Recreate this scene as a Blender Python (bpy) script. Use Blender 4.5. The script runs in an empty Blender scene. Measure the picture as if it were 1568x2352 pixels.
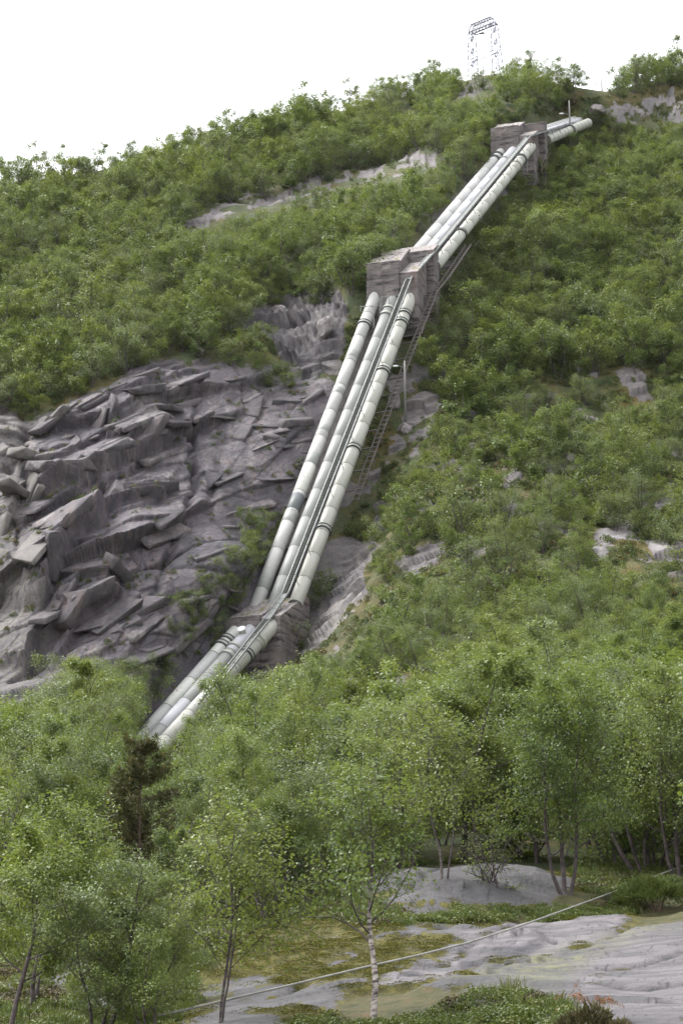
import bpy, math, random
import numpy as np
from mathutils import Vector, Matrix
R = math.radians
scene = bpy.context.scene
COL = scene.collection
random.seed(7)
RNG = np.random.default_rng(7)

# ------------------------------------------------------------------ camera
PITCH = R(18.0)
VFOV = R(26.0)
cam_data = bpy.data.cameras.new('camera')
cam_data.sensor_fit = 'VERTICAL'
cam_data.sensor_height = 24.0
cam_data.lens = 12.0 / math.tan(VFOV / 2)
cam_data.clip_start = 0.5
cam_data.clip_end = 20000
cam = bpy.data.objects.new('camera', cam_data)
cam.location = (0, 0, 0)
cam.rotation_euler = (R(90) + PITCH, 0, 0)
COL.objects.link(cam)
scene.camera = cam

# ------------------------------------------------------------------ world, sun, exposure
SUN_EL, SUN_AZ = R(60), R(-70)      # azimuth from +Y towards +X: over the left shoulder
world = bpy.data.worlds.new('World')
scene.world = world
world.use_nodes = True
wt = world.node_tree
wt.nodes.clear()
sky = wt.nodes.new('ShaderNodeTexSky')
sky.sky_type = 'NISHITA'
sky.sun_disc = False
sky.sun_elevation = SUN_EL
sky.sun_rotation = SUN_AZ
sky.air_density = 1.0
sky.dust_density = 3.0
sky.ozone_density = 1.0
hs = wt.nodes.new('ShaderNodeHueSaturation')
hs.inputs['Saturation'].default_value = 0.12
bg = wt.nodes.new('ShaderNodeBackground')
bg.inputs['Strength'].default_value = 0.15
wo = wt.nodes.new('ShaderNodeOutputWorld')
wt.links.new(sky.outputs[0], hs.inputs['Color'])
wt.links.new(hs.outputs[0], bg.inputs['Color'])
wt.links.new(bg.outputs[0], wo.inputs['Surface'])
sun_d = bpy.data.lights.new('sun', 'SUN')
sun_d.energy = 0.7
sun_d.angle = R(25)
sun_d.color = (1.0, 0.97, 0.93)
sun = bpy.data.objects.new('sun', sun_d)
sd = Vector((math.sin(SUN_AZ) * math.cos(SUN_EL), math.cos(SUN_AZ) * math.cos(SUN_EL), math.sin(SUN_EL)))
sun.rotation_euler = sd.to_track_quat('Z', 'Y').to_euler()
COL.objects.link(sun)
vs = scene.view_settings
vs.view_transform = 'Standard'
vs.look = 'None'
vs.exposure = 1.95
vs.gamma = 1.0
vs.use_curve_mapping = False
scene.cycles.max_bounces = 6
scene.cycles.diffuse_bounces = 3
scene.cycles.transmission_bounces = 3
scene.cycles.use_denoising = True

# ------------------------------------------------------------------ measuring: photo position + distance -> world point
F = 1176.0 / math.tan(VFOV / 2)
def ray(u, v):
    u = np.asarray(u, float); v = np.asarray(v, float)
    a = (u - 784.0) / F; b = (1176.0 - v) / F
    y = math.cos(PITCH) - b * math.sin(PITCH)
    z = math.sin(PITCH) + b * math.cos(PITCH)
    return a / y, z / y            # x and z per metre of forward distance
def at(u, v, D):
    x, z = ray(u, v)
    return np.stack([x * D, np.asarray(D) * np.ones_like(x), z * D], -1)
def V3(u, v, D):
    return Vector([float(c) for c in at(u, v, D)])
def proj(P):
    P = np.asarray(P, float)
    dep = P[..., 1] * math.cos(PITCH) + P[..., 2] * math.sin(PITCH)
    up = -P[..., 1] * math.sin(PITCH) + P[..., 2] * math.cos(PITCH)
    return 784 + P[..., 0] / dep * F, 1176 - up / dep * F

# ------------------------------------------------------------------ noise helpers
_perm = np.random.default_rng(3).permutation(4096).astype(np.int64)
_grad = np.random.default_rng(4).normal(size=(4096, 3)); _grad /= np.linalg.norm(_grad, axis=1)[:, None]
def perlin(p):
    p = np.asarray(p, float)
    i = np.floor(p).astype(np.int64); f = p - i
    w = f * f * f * (f * (f * 6 - 15) + 10)
    out = 0
    for dx in (0, 1):
        for dy in (0, 1):
            for dz in (0, 1):
                h = _perm[(_perm[(_perm[(i[..., 0] + dx) & 4095] + i[..., 1] + dy) & 4095] + i[..., 2] + dz) & 4095]
                g = _grad[h]
                d = g[..., 0] * (f[..., 0] - dx) + g[..., 1] * (f[..., 1] - dy) + g[..., 2] * (f[..., 2] - dz)
                ww = (w[..., 0] if dx else 1 - w[..., 0]) * (w[..., 1] if dy else 1 - w[..., 1]) * (w[..., 2] if dz else 1 - w[..., 2])
                out = out + d * ww
    return out * 1.6
def fbm(p, o=4, g=0.5):
    s = 0; a = 1.0; p = np.asarray(p, float)
    for k in range(o):
        s = s + a * perlin(p * (2.03 ** k) + 17.3 * k); a *= g
    return s
def cells(a, b, seed=0):
    """jittered-grid cells in 2D: distance to nearest and second nearest, cell hash, offsets from the cell's seed"""
    ia = np.floor(a).astype(np.int64); ib = np.floor(b).astype(np.int64)
    f1 = np.full(a.shape, 9.0); f2 = np.full(a.shape, 9.0)
    hid = np.zeros(a.shape, np.int64); oa = np.zeros(a.shape); ob = np.zeros(a.shape)
    for dx in (-1, 0, 1):
        for dy in (-1, 0, 1):
            h = _perm[(_perm[(ia + dx + seed * 131) & 4095] + ib + dy) & 4095]
            ja = ia + dx + 0.1 + 0.8 * (_perm[h] / 4096.0); jb = ib + dy + 0.1 + 0.8 * (_perm[(h + 77) & 4095] / 4096.0)
            d = np.hypot(a - ja, b - jb)
            closer = d < f1
            f2 = np.where(closer, f1, np.minimum(f2, d))
            hid = np.where(closer, h, hid); oa = np.where(closer, a - ja, oa); ob = np.where(closer, b - jb, ob)
            f1 = np.minimum(f1, d)
    return f1, f2, hid, oa, ob
def hashf(h, k):
    return _perm[(h + 311 * k) & 4095] / 4096.0
def sstep(a, b, x):
    t = np.clip((np.asarray(x, float) - a) / (b - a), 0, 1)
    return t * t * (3 - 2 * t)
def in_poly(u, v, poly):
    u = np.asarray(u, float); v = np.asarray(v, float)
    c = np.zeros(np.broadcast(u, v).shape, bool)
    n = len(poly)
    for i in range(n):
        x0, y0 = poly[i]; x1, y1 = poly[i - 1]
        c ^= ((y0 > v) != (y1 > v)) & (u < (x1 - x0) * (v - y0) / ((y1 - y0) or 1e-9) + x0)
    return c
def dist_line(u, v, pts):
    """distance to a polyline, side (+ is above/left of its direction), fraction along"""
    best = np.full(u.shape, 1e9); side = np.zeros(u.shape); frac = np.zeros(u.shape)
    n = len(pts) - 1
    for k in range(n):
        ax, ay = pts[k]; bx, by = pts[k + 1]
        dx, dy = bx - ax, by - ay; L2 = dx * dx + dy * dy
        t = np.clip(((u - ax) * dx + (v - ay) * dy) / L2, 0, 1)
        d = np.hypot(u - ax - t * dx, v - ay - t * dy)
        m = d < best
        cr = dx * (v - ay) - dy * (u - ax)
        side = np.where(m, np.sign(-cr), side)
        frac = np.where(m, (k + t) / n, frac)
        best = np.minimum(best, d)
    return best, side, frac
def poly_soft(u, v, poly, w):
    """1 inside, fading to 0 over w outside and inside edges"""
    ins = in_poly(u, v, poly)
    d, _, _ = dist_line(u, v, list(poly) + [poly[0]])
    return np.clip(0.5 + np.where(ins, d, -d) / w, 0, 1)

# ------------------------------------------------------------------ mesh + tagging helpers
def mesh_np(name, verts, faces, mats=(), smooth=True, attrs=None, midx=None):
    """faces: (n,4) or (n,3) int array"""
    me = bpy.data.meshes.new(name)
    verts = np.asarray(verts, np.float32); faces = np.asarray(faces, np.int32)
    k = faces.shape[1]
    me.vertices.add(len(verts)); me.vertices.foreach_set('co', verts.ravel())
    me.loops.add(faces.size); me.loops.foreach_set('vertex_index', faces.ravel())
    me.polygons.add(len(faces))
    me.polygons.foreach_set('loop_start', np.arange(0, faces.size, k, dtype=np.int32))
    if smooth:
        me.polygons.foreach_set('use_smooth', np.ones(len(faces), bool))
    for m in mats:
        me.materials.append(m)
    if midx is not None:
        me.polygons.foreach_set('material_index', np.asarray(midx, np.int32))
    for nm, arr in (attrs or {}).items():
        at_ = me.attributes.new(nm, 'FLOAT', 'POINT')
        at_.data.foreach_set('value', np.asarray(arr, np.float32))
    me.update(calc_edges=True)
    return me
def link(name, data, parent=None):
    o = bpy.data.objects.new(name, data)
    COL.objects.link(o)
    if parent is not None:
        o.parent = parent
    return o
def tag(o, label=None, cat=None, group=None, kind=None):
    if label: o['label'] = label
    if cat: o['category'] = cat
    if group: o['group'] = group
    if kind: o['kind'] = kind
    return o
def empty(name, loc, label, cat, group=None, rz=0.0):
    o = bpy.data.objects.new(name, None)
    o.empty_display_size = 0.5
    o.location = loc; o.rotation_euler = (0, 0, rz)
    COL.objects.link(o)
    return tag(o, label, cat, group)

class MB:
    """collects boxes, bars, tubes as vertex/face lists -> one mesh"""
    def __init__(s): s.v = []; s.f = []
    def add(s, vs_, fs):
        b = len(s.v); s.v += [tuple(x) for x in vs_]; s.f += [tuple(i + b for i in f) for f in fs]
    def tube(s, pts, r, n=8, cap=True):
        pts = [Vector(p) for p in pts]
        rs = r if isinstance(r, (list, tuple)) else [r] * len(pts)
        base = len(s.v); prev = None
        for i, p in enumerate(pts):
            t = (pts[min(i + 1, len(pts) - 1)] - pts[max(i - 1, 0)]).normalized()
            if prev is None:
                a = Vector((0, 0, 1)) if abs(t.z) < 0.9 else Vector((1, 0, 0))
                x = t.cross(a).normalized()
            else:
                x = (prev - t * prev.dot(t)).normalized()
            prev = x; y = t.cross(x)
            for k in range(n):
                an = 2 * math.pi * k / n
                s.v.append(tuple(p + (x * math.cos(an) + y * math.sin(an)) * rs[i]))
        for i in range(len(pts) - 1):
            for k in range(n):
                k2 = (k + 1) % n
                s.f.append((base + i * n + k, base + i * n + k2, base + (i + 1) * n + k2, base + (i + 1) * n + k))
        if cap:
            s.f.append(tuple(base + k for k in reversed(range(n))))
            s.f.append(tuple(base + (len(pts) - 1) * n + k for k in range(n)))
    def bar(s, a, b, w, h=None, up=Vector((0, 0, 1))):
        """box section bar from a to b: w across, h along 'up'"""
        a = Vector(a); b = Vector(b); h = w if h is None else h
        t = (b - a).normalized()
        x = t.cross(up)
        if x.length < 1e-3: x = t.cross(Vector((1, 0, 0)))
        x.normalize(); y = x.cross(t)
        vs_ = []
        for p in (a, b):
            for sx, sy in ((-1, -1), (1, -1), (1, 1), (-1, 1)):
                vs_.append(p + x * sx * w / 2 + y * sy * h / 2)
        s.add(vs_, [(0, 3, 2, 1), (4, 5, 6, 7), (0, 1, 5, 4), (1, 2, 6, 5), (2, 3, 7, 6), (3, 0, 4, 7)])
    def box(s, c, sx, sy, sz):
        x, y, z = c
        vs_ = [(x + i * sx / 2, y + j * sy / 2, z + k * sz / 2) for k in (-1, 1) for i, j in ((-1, -1), (1, -1), (1, 1), (-1, 1))]
        s.add(vs_, [(0, 3, 2, 1), (4, 5, 6, 7), (0, 1, 5, 4), (1, 2, 6, 5), (2, 3, 7, 6), (3, 0, 4, 7)])
    def mesh(s, name, mat=None, smooth=False):
        me = bpy.data.meshes.new(name)
        me.from_pydata(s.v, [], s.f)
        if smooth:
            me.polygons.foreach_set('use_smooth', [len(p.vertices) == 4 for p in me.polygons])
        if mat: me.materials.append(mat)
        me.update()
        return me
    def build(s, name, mat, parent=None, smooth=False):
        return link(name, s.mesh(name, mat, smooth), parent)
# ------------------------------------------------------------------ materials
def new_mat(name):
    m = bpy.data.materials.new(name); m.use_nodes = True
    nt = m.node_tree; nt.nodes.clear()
    out = nt.nodes.new('ShaderNodeOutputMaterial')
    return m, nt, out
class NT:
    """tiny node-graph helper"""
    def __init__(s, nt): s.nt = nt
    def n(s, kind, **kw):
        x = s.nt.nodes.new(kind)
        for k, v in kw.items(): setattr(x, k, v)
        return x
    def set(s, node, key, val):
        if hasattr(val, 'is_output') or isinstance(val, bpy.types.NodeSocket): s.nt.links.new(val, node.inputs[key])
        else: node.inputs[key].default_value = val
    def coord(s, scale=(1, 1, 1), kind='Object', rot=(0, 0, 0)):
        tc = s.n('ShaderNodeTexCoord'); mp = s.n('ShaderNodeMapping')
        mp.inputs['Scale'].default_value = scale; mp.inputs['Rotation'].default_value = rot
        s.nt.links.new(tc.outputs[kind], mp.inputs['Vector']); return mp.outputs[0]
    def noise(s, vec, scale, detail=5, rough=0.55, dist=0.0):
        x = s.n('ShaderNodeTexNoise'); s.nt.links.new(vec, x.inputs['Vector'])
        x.inputs['Scale'].default_value = scale; x.inputs['Detail'].default_value = detail
        x.inputs['Roughness'].default_value = rough; x.inputs['Distortion'].default_value = dist
        return x.outputs['Fac']
    def voro(s, vec, scale, feature='F1'):
        x = s.n('ShaderNodeTexVoronoi', feature=feature); s.nt.links.new(vec, x.inputs['Vector']); x.inputs['Scale'].default_value = scale
        return x.outputs['Distance']
    def ramp(s, fac, stops):
        x = s.n('ShaderNodeValToRGB'); el = x.color_ramp.elements
        while len(el) < len(stops): el.new(0.5)
        for e, (p, c) in zip(el, stops):
            e.position = p; e.color = (c[0], c[1], c[2], 1) if not isinstance(c, (int, float)) else (c, c, c, 1)
        s.nt.links.new(fac, x.inputs[0]); return x.outputs[0]
    def mix(s, fac, a, b, mode='MIX'):
        x = s.n('ShaderNodeMix', data_type='RGBA', blend_type=mode)
        for i, val in ((0, fac), (6, a), (7, b)):
            if isinstance(val, bpy.types.NodeSocket): s.nt.links.new(val, x.inputs[i])
            else: x.inputs[i].default_value = (*val, 1) if isinstance(val, tuple) else val
        return x.outputs[2]
    def math(s, op, a, b=0.0, c=0.0, clamp=False):
        x = s.n('ShaderNodeMath', operation=op); x.use_clamp = clamp
        for i, val in enumerate((a, b, c)):
            if isinstance(val, bpy.types.NodeSocket): s.nt.links.new(val, x.inputs[i])
            else: x.inputs[i].default_value = val
        return x.outputs[0]
    def attr(s, name):
        x = s.n('ShaderNodeAttribute'); x.attribute_name = name; return x.outputs['Fac']
    def rnd(s):
        return s.n('ShaderNodeObjectInfo').outputs['Random']
    def bump(s, h, strength, dist):
        x = s.n('ShaderNodeBump'); x.inputs['Strength'].default_value = strength; x.inputs['Distance'].default_value = dist
        s.nt.links.new(h, x.inputs['Height']); return x.outputs[0]
    def bsdf(s, col, rough=0.7, spec=0.3, metal=0.0, normal=None):
        x = s.n('ShaderNodeBsdfPrincipled')
        s.set(x, 'Base Color', col if isinstance(col, bpy.types.NodeSocket) else (*col, 1)); s.set(x, 'Roughness', rough)
        s.set(x, 'Specular IOR Level', spec); s.set(x, 'Metallic', metal)
        if normal is not None: s.nt.links.new(normal, x.inputs['Normal'])
        return x.outputs[0]

def mat_terrain():
    m, nt, out = new_mat('hill_ground'); g = NT(nt)
    co = g.coord()
    # rock: cool grey with purple and pink, stains running down the slope, lichen
    n1 = g.noise(co, 0.18, 6, 0.6); n2 = g.noise(co, 1.1, 6, 0.65); n3 = g.noise(co, 5.0, 4, 0.7)
    rock = g.ramp(n1, [(0.3, (0.058, 0.048, 0.062)), (0.5, (0.108, 0.090, 0.107)), (0.68, (0.190, 0.163, 0.174))])
    rock = g.mix(g.ramp(n2, [(0.42, 0.0), (0.7, 0.55)]), rock, (0.18, 0.172, 0.168))
    rock = g.mix(g.ramp(n3, [(0.35, 0.55), (0.55, 0.0)]), rock, (0.085, 0.076, 0.082))
    tn = g.attr('tone')
    rock = g.mix(g.ramp(tn, [(0.08, 0.75), (0.42, 0.0)]), rock, (0.075, 0.072, 0.090))
    rock = g.mix(g.ramp(tn, [(0.55, 0.0), (0.95, 0.7)]), rock, (0.27, 0.25, 0.245))
    stc = g.coord((0.9, 0.55, 0.07), rot=(0, R(24), 0))
    st = g.noise(stc, 1.0, 5, 0.6, 0.4)
    st2 = g.noise(g.coord((2.6, 1.6, 0.16), rot=(0, R(20), 0)), 1.0, 4, 0.6, 0.3)
    wet = g.attr('wet')
    stain = g.math('MULTIPLY', g.ramp(st, [(0.40, 0.0), (0.54, 1.0)]), wet)
    rock = g.mix(g.math('MULTIPLY', stain, 0.92), rock, (0.050, 0.046, 0.058))
    stain2 = g.math('MULTIPLY', g.ramp(st2, [(0.46, 0.0), (0.56, 0.85)]), wet)
    rock = g.mix(stain2, rock, (0.105, 0.085, 0.095))
    pinks = g.math('MULTIPLY', g.ramp(g.noise(stc, 1.7, 3, 0.5), [(0.52, 0.0), (0.66, 0.5)]), wet)
    rock = g.mix(pinks, rock, (0.175, 0.125, 0.115))
    pale = g.attr('pale')
    rock = g.mix(g.math('MULTIPLY', pale, g.ramp(n2, [(0.3, 0.35), (0.6, 1.0)])), rock, (0.30, 0.28, 0.29))
    lich = g.math('MULTIPLY', g.attr('lichen'), g.ramp(g.noise(co, 2.4, 6, 0.7), [(0.42, 0.0), (0.6, 0.8)]))
    rock = g.mix(lich, rock, (0.19, 0.19, 0.12))
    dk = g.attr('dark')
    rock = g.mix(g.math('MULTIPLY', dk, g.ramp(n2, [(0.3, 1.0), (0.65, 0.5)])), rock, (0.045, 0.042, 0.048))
    rock = g.mix(g.math('MULTIPLY', g.attr('crack'), g.ramp(n2, [(0.35, 0.25), (0.55, 0.85)])), rock, (0.035, 0.03, 0.035))
    # ground cover
    v1 = g.noise(co, 0.35, 5, 0.65); v2 = g.noise(co, 2.2, 5, 0.7)
    veg = g.ramp(v1, [(0.30, (0.040, 0.055, 0.022)), (0.48, (0.055, 0.075, 0.024)), (0.60, (0.080, 0.075, 0.028)), (0.72, (0.105, 0.066, 0.030))])
    veg = g.mix(g.ramp(v2, [(0.35, 0.7), (0.6, 0.0)]), veg, (0.028, 0.030, 0.015))
    mo = g.ramp(v2, [(0.3, (0.055, 0.050, 0.014)), (0.55, (0.095, 0.075, 0.018)), (0.72, (0.125, 0.072, 0.026))])
    veg = g.mix(g.attr('moss'), veg, mo)
    rk = g.attr('rock')
    edge = g.math('ADD', rk, g.math('MULTIPLY', g.math('SUBTRACT', g.noise(co, 0.9, 7, 0.7), 0.5), 1.5))
    edge = g.ramp(edge, [(0.44, 0.0), (0.56, 1.0)])
    col = g.mix(edge, veg, rock)
    h = g.math('ADD', g.math('MULTIPLY', g.noise(co, 1.3, 8, 0.68), 1.0), g.math('MULTIPLY', g.noise(g.coord((1, 1, 1.0), rot=(0, R(35), 0)), 4.0, 5, 0.7), 0.25))
    nrm = g.bump(h, 0.6, 0.5)
    rough = g.math('SUBTRACT', 0.85, g.math('MULTIPLY', wet, 0.25))
    b = g.bsdf(col, rough, 0.3, 0, nrm)
    nt.links.new(b, out.inputs[0]); return m

def mat_slab():
    m, nt, out = new_mat('slab_rock'); g = NT(nt)
    co = g.coord()
    n1 = g.noise(g.coord((0.7, 1.6, 1.6), rot=(0, 0, R(20))), 0.35, 6, 0.65); n2 = g.noise(co, 0.9, 7, 0.65); n3 = g.noise(co, 5.0, 5, 0.75)
    rock = g.ramp(n1, [(0.32, (0.032, 0.032, 0.034)), (0.5, (0.080, 0.076, 0.079)), (0.66, (0.145, 0.137, 0.141))])
    rock = g.mix(g.ramp(n3, [(0.38, 0.6), (0.6, 0.0)]), rock, (0.075, 0.072, 0.075))
    pale = g.attr('pale')
    rock = g.mix(g.math('MULTIPLY', pale, g.ramp(n2, [(0.3, 0.3), (0.6, 0.95)])), rock, (0.185, 0.167, 0.176))
    lich = g.math('MULTIPLY', g.attr('lichen'), g.ramp(g.noise(co, 1.6, 8, 0.75), [(0.40, 0.0), (0.58, 0.85)]))
    rock = g.mix(lich, rock, (0.150, 0.153, 0.078))
    stc = g.coord((0.35, 1.3, 1.3), rot=(0, 0, R(20)))
    st = g.noise(stc, 1.1, 6, 0.65, 0.5)
    rock = g.mix(g.math('MULTIPLY', g.ramp(st, [(0.46, 0.0), (0.58, 1.0)]), 0.75), rock, (0.070, 0.068, 0.074))
    fine = g.noise(co, 22.0, 3, 0.7)
    rock = g.mix(g.ramp(fine, [(0.36, 0.4), (0.5, 0.0)]), rock, (0.11, 0.105, 0.10))
    dk = g.attr('dark')
    rock = g.mix(g.math('MULTIPLY', dk, g.ramp(n3, [(0.35, 1.0), (0.65, 0.5)])), rock, (0.030, 0.029, 0.034))
    rock = g.mix(g.math('MULTIPLY', g.attr('crack'), 0.95), rock, (0.026, 0.025, 0.027))
    v2 = g.noise(co, 2.6, 6, 0.7)
    soil = g.ramp(v2, [(0.32, (0.035, 0.036, 0.014)), (0.5, (0.062, 0.062, 0.022)), (0.66, (0.105, 0.068, 0.032))])
    mo = g.ramp(g.noise(co, 3.2, 6, 0.7), [(0.3, (0.032, 0.033, 0.010)), (0.5, (0.070, 0.064, 0.013)), (0.66, (0.115, 0.098, 0.017)), (0.8, (0.120, 0.072, 0.020))])
    moss = g.attr('moss'); 
    me_ = g.math('ADD', moss, g.math('MULTIPLY', g.math('SUBTRACT', g.noise(co, 2.2, 8, 0.75), 0.5), 1.1))
    me_ = g.ramp(me_, [(0.46, 0.0), (0.54, 1.0)])
    rk = g.attr('rock')
    ed = g.math('ADD', rk, g.math('MULTIPLY', g.math('SUBTRACT', g.noise(co, 1.4, 7, 0.7), 0.5), 1.0))
    ed = g.ramp(ed, [(0.46, 0.0), (0.54, 1.0)])
    col = g.mix(ed, soil, rock)
    col = g.mix(me_, col, mo)
    h = g.math('ADD', g.noise(co, 1.6, 8, 0.65), g.math('MULTIPLY', g.noise(co, 14.0, 4, 0.7), 0.12))
    nrm = g.bump(h, 0.85, 0.30)
    mnrm = g.bump(g.math('ADD', g.noise(co, 9.0, 5, 0.7), g.math('MULTIPLY', me_, 0.5)), 0.7, 0.08)
    b = g.bsdf(col, 0.8, 0.25, 0, nrm)
    nt.links.new(b, out.inputs[0]); return m

def mat_leaf(name, stops, transl=0.42, rough=0.42, spec=0.36):
    m, nt, out = new_mat(name); g = NT(nt)
    col = g.ramp(g.rnd(), stops)
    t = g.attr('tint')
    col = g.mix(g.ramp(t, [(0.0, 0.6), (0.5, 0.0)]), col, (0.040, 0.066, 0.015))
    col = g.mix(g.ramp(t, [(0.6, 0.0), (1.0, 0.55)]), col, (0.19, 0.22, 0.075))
    b = g.bsdf(col, rough, spec)
    tr = g.n('ShaderNodeBsdfTranslucent'); g.set(tr, 'Color', g.mix(0.5, col, (0.19, 0.225, 0.035)))
    mx = g.n('ShaderNodeMixShader'); mx.inputs[0].default_value = transl
    nt.links.new(b, mx.inputs[1]); nt.links.new(tr.outputs[0], mx.inputs[2])
    nt.links.new(mx.outputs[0], out.inputs[0]); return m
def mat_bark(nm='birch_bark', lo=0.075, hi=0.16):
    m, nt, out = new_mat(nm); g = NT(nt)
    co = g.coord()
    rad = g.attr('rad')
    white = g.ramp(g.noise(g.coord((2.0, 2.0, 7.0)), 2.0, 6, 0.7), [(0.40, (0.05, 0.044, 0.042)), (0.48, (0.20, 0.17, 0.16)), (0.58, (0.40, 0.36, 0.33))])
    dark = g.ramp(g.noise(co, 6.0, 4, 0.6), [(0.35, (0.045, 0.036, 0.036)), (0.65, (0.105, 0.085, 0.085))])
    col = g.mix(g.ramp(rad, [(lo, 0.0), (hi, 1.0)]), dark, white)
    nt.links.new(g.bsdf(col, 0.8, 0.2), out.inputs[0]); return m
def mat_plain(name, stops, scale=2.0, rough=0.7, spec=0.3, metal=0.0, stretch=(1, 1, 1), rnd_var=0.0, bump=0.0, rough_detail=0.65, bdist=0.05):
    m, nt, out = new_mat(name); g = NT(nt)
    co = g.coord(stretch)
    f = g.noise(co, scale, 6, rough_detail)
    col = g.ramp(f, stops)
    if rnd_var:
        col = g.mix(g.math('MULTIPLY', g.rnd(), rnd_var), col, (0.05, 0.05, 0.05))
    nrm = g.bump(f, bump, bdist) if bump else None
    nt.links.new(g.bsdf(col, rough, spec, metal, nrm), out.inputs[0]); return m
def mat_pipe(name, base, dirt, streak, rust=0.0, amount=0.5):
    """painted steel, darker weathering, faint grime bands; local Z runs along the section"""
    m, nt, out = new_mat(name); g = NT(nt)
    co = g.coord(); 
    r = g.rnd()
    n1 = g.noise(co, 0.7, 6, 0.65)
    col = g.mix(g.ramp(n1, [(0.38, 0.0), (0.68, amount)]), base, dirt)
    st = g.noise(g.coord((3.0, 3.0, 0.22)), 1.0, 6, 0.65, 0.2)
    col = g.mix(g.ramp(st, [(0.50, 0.0), (0.70, 0.65)]), col, streak)
    col = g.mix(g.math('MULTIPLY', r, 0.40), col, dirt)
    sp = g.noise(co, 5.5, 5, 0.7)
    col = g.mix(g.ramp(sp, [(0.60, 0.0), (0.72, 0.5)]), col, (0.15, 0.12, 0.085))
    if rust:
        rn = g.noise(co, 1.5, 6, 0.7)
        col = g.mix(g.ramp(rn, [(1.0 - rust - 0.05, 0.0), (1.0 - rust, 0.9)]), col, (0.25, 0.085, 0.03))
    nt.links.new(g.bsdf(col, 0.5, 0.35), out.inputs[0]); return m
def mat_concrete():
    m, nt, out = new_mat('old_concrete'); g = NT(nt)
    co = g.coord()
    n1 = g.noise(co, 0.45, 6, 0.65); n2 = g.noise(co, 2.6, 7, 0.7)
    col = g.ramp(n1, [(0.32, (0.110, 0.098, 0.096)), (0.52, (0.17, 0.150, 0.145)), (0.7, (0.225, 0.193, 0.182))])
    col = g.mix(g.ramp(n2, [(0.42, 0.0), (0.68, 0.6)]), col, (0.145, 0.128, 0.13))
    ly = g.noise(g.coord((0.25, 0.25, 2.4)), 1.0, 6, 0.7, 0.6)
    pm = g.noise(co, 0.32, 4, 0.6)
    band = g.math('MULTIPLY', g.ramp(ly, [(0.49, 0.0), (0.58, 1.0)]), g.ramp(pm, [(0.38, 0.25), (0.50, 1.0)]))
    col = g.mix(band, col, (0.042, 0.038, 0.040))
    dr = g.noise(g.coord((2.2, 2.2, 0.2)), 1.0, 5, 0.6)
    col = g.mix(g.ramp(dr, [(0.54, 0.0), (0.70, 0.6)]), col, (0.105, 0.09, 0.088))
    rd = g.noise(g.coord((1.0, 1.0, 0.35)), 0.8, 4, 0.6)
    col = g.mix(g.ramp(rd, [(0.56, 0.0), (0.72, 0.45)]), col, (0.18, 0.112, 0.10))
    # upward faces get a paler, blotchy colour with olive moss patches
    ge = g.n('ShaderNodeNewGeometry'); sx = g.n('ShaderNodeSeparateXYZ'); nt.links.new(ge.outputs['True Normal'], sx.inputs[0])
    top = g.ramp(sx.outputs['Z'], [(0.5, 0.0), (0.62, 1.0)])
    tcol = g.ramp(n2, [(0.34, (0.09, 0.08, 0.08)), (0.45, (0.21, 0.19, 0.185)), (0.60, (0.36, 0.325, 0.32))])
    tcol = g.mix(g.ramp(g.noise(co, 0.9, 5, 0.6), [(0.56, 0.0), (0.66, 0.8)]), tcol, (0.17, 0.155, 0.05))
    col = g.mix(top, col, tcol)
    h = g.math('ADD', g.math('MULTIPLY', ly, 0.8), g.math('MULTIPLY', n2, 0.5))
    nt.links.new(g.bsdf(col, 0.9, 0.15, 0, g.bump(h, 0.5, 0.12)), out.inputs[0]); return m

M_HILL = mat_terrain(); M_SLAB = mat_slab()
M_LEAF = mat_leaf('birch_leaf', [(0.0, (0.070, 0.118, 0.032)), (0.2, (0.098, 0.152, 0.036)), (0.45, (0.126, 0.184, 0.040)), (0.65, (0.170, 0.216, 0.042)), (0.82, (0.112, 0.160, 0.060)), (1.0, (0.148, 0.196, 0.078))])
M_WILLOW = mat_leaf('willow_leaf', [(0.0, (0.095, 0.138, 0.058)), (0.5, (0.125, 0.168, 0.074)), (1.0, (0.150, 0.190, 0.088))])
M_NEEDLE = mat_leaf('pine_needle', [(0.0, (0.040, 0.044, 0.016)), (0.5, (0.052, 0.054, 0.018)), (1.0, (0.062, 0.058, 0.020))], 0.12, 0.55, 0.25)
M_PTIP = mat_plain('pine_tip', [(0.3, (0.16, 0.10, 0.035)), (0.7, (0.24, 0.15, 0.05))], 6)
M_HEATH = mat_leaf('heath_leaf', [(0.0, (0.050, 0.075, 0.020)), (0.5, (0.075, 0.110, 0.024)), (0.8, (0.095, 0.125, 0.026)), (1.0, (0.110, 0.105, 0.030))], 0.25)
M_FERN = mat_leaf('undergrowth_leaf', [(0.0, (0.045, 0.075, 0.030)), (0.5, (0.065, 0.095, 0.032)), (0.8, (0.085, 0.100, 0.032)), (0.9, (0.12, 0.085, 0.030)), (1.0, (0.15, 0.075, 0.030))], 0.3)
M_MOSS = mat_leaf('moss_frond', [(0.0, (0.055, 0.054, 0.012)), (0.5, (0.100, 0.088, 0.015)), (1.0, (0.140, 0.110, 0.019))], 0.1, 0.8, 0.1)
M_JUNI = mat_leaf('juniper_needle', [(0.0, (0.050, 0.042, 0.024)), (1.0, (0.085, 0.055, 0.035))], 0.1, 0.6, 0.2)
M_RED = mat_leaf('red_sprig', [(0.0, (0.20, 0.06, 0.03)), (1.0, (0.26, 0.075, 0.035))], 0.2, 0.6, 0.2)
M_BARK = mat_bark(); M_BARKP = mat_bark('pale_birch_bark', 0.03, 0.05)
M_PBARK = mat_plain('pine_bark', [(0.35, (0.06, 0.042, 0.032)), (0.65, (0.13, 0.085, 0.06))], 5)
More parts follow.
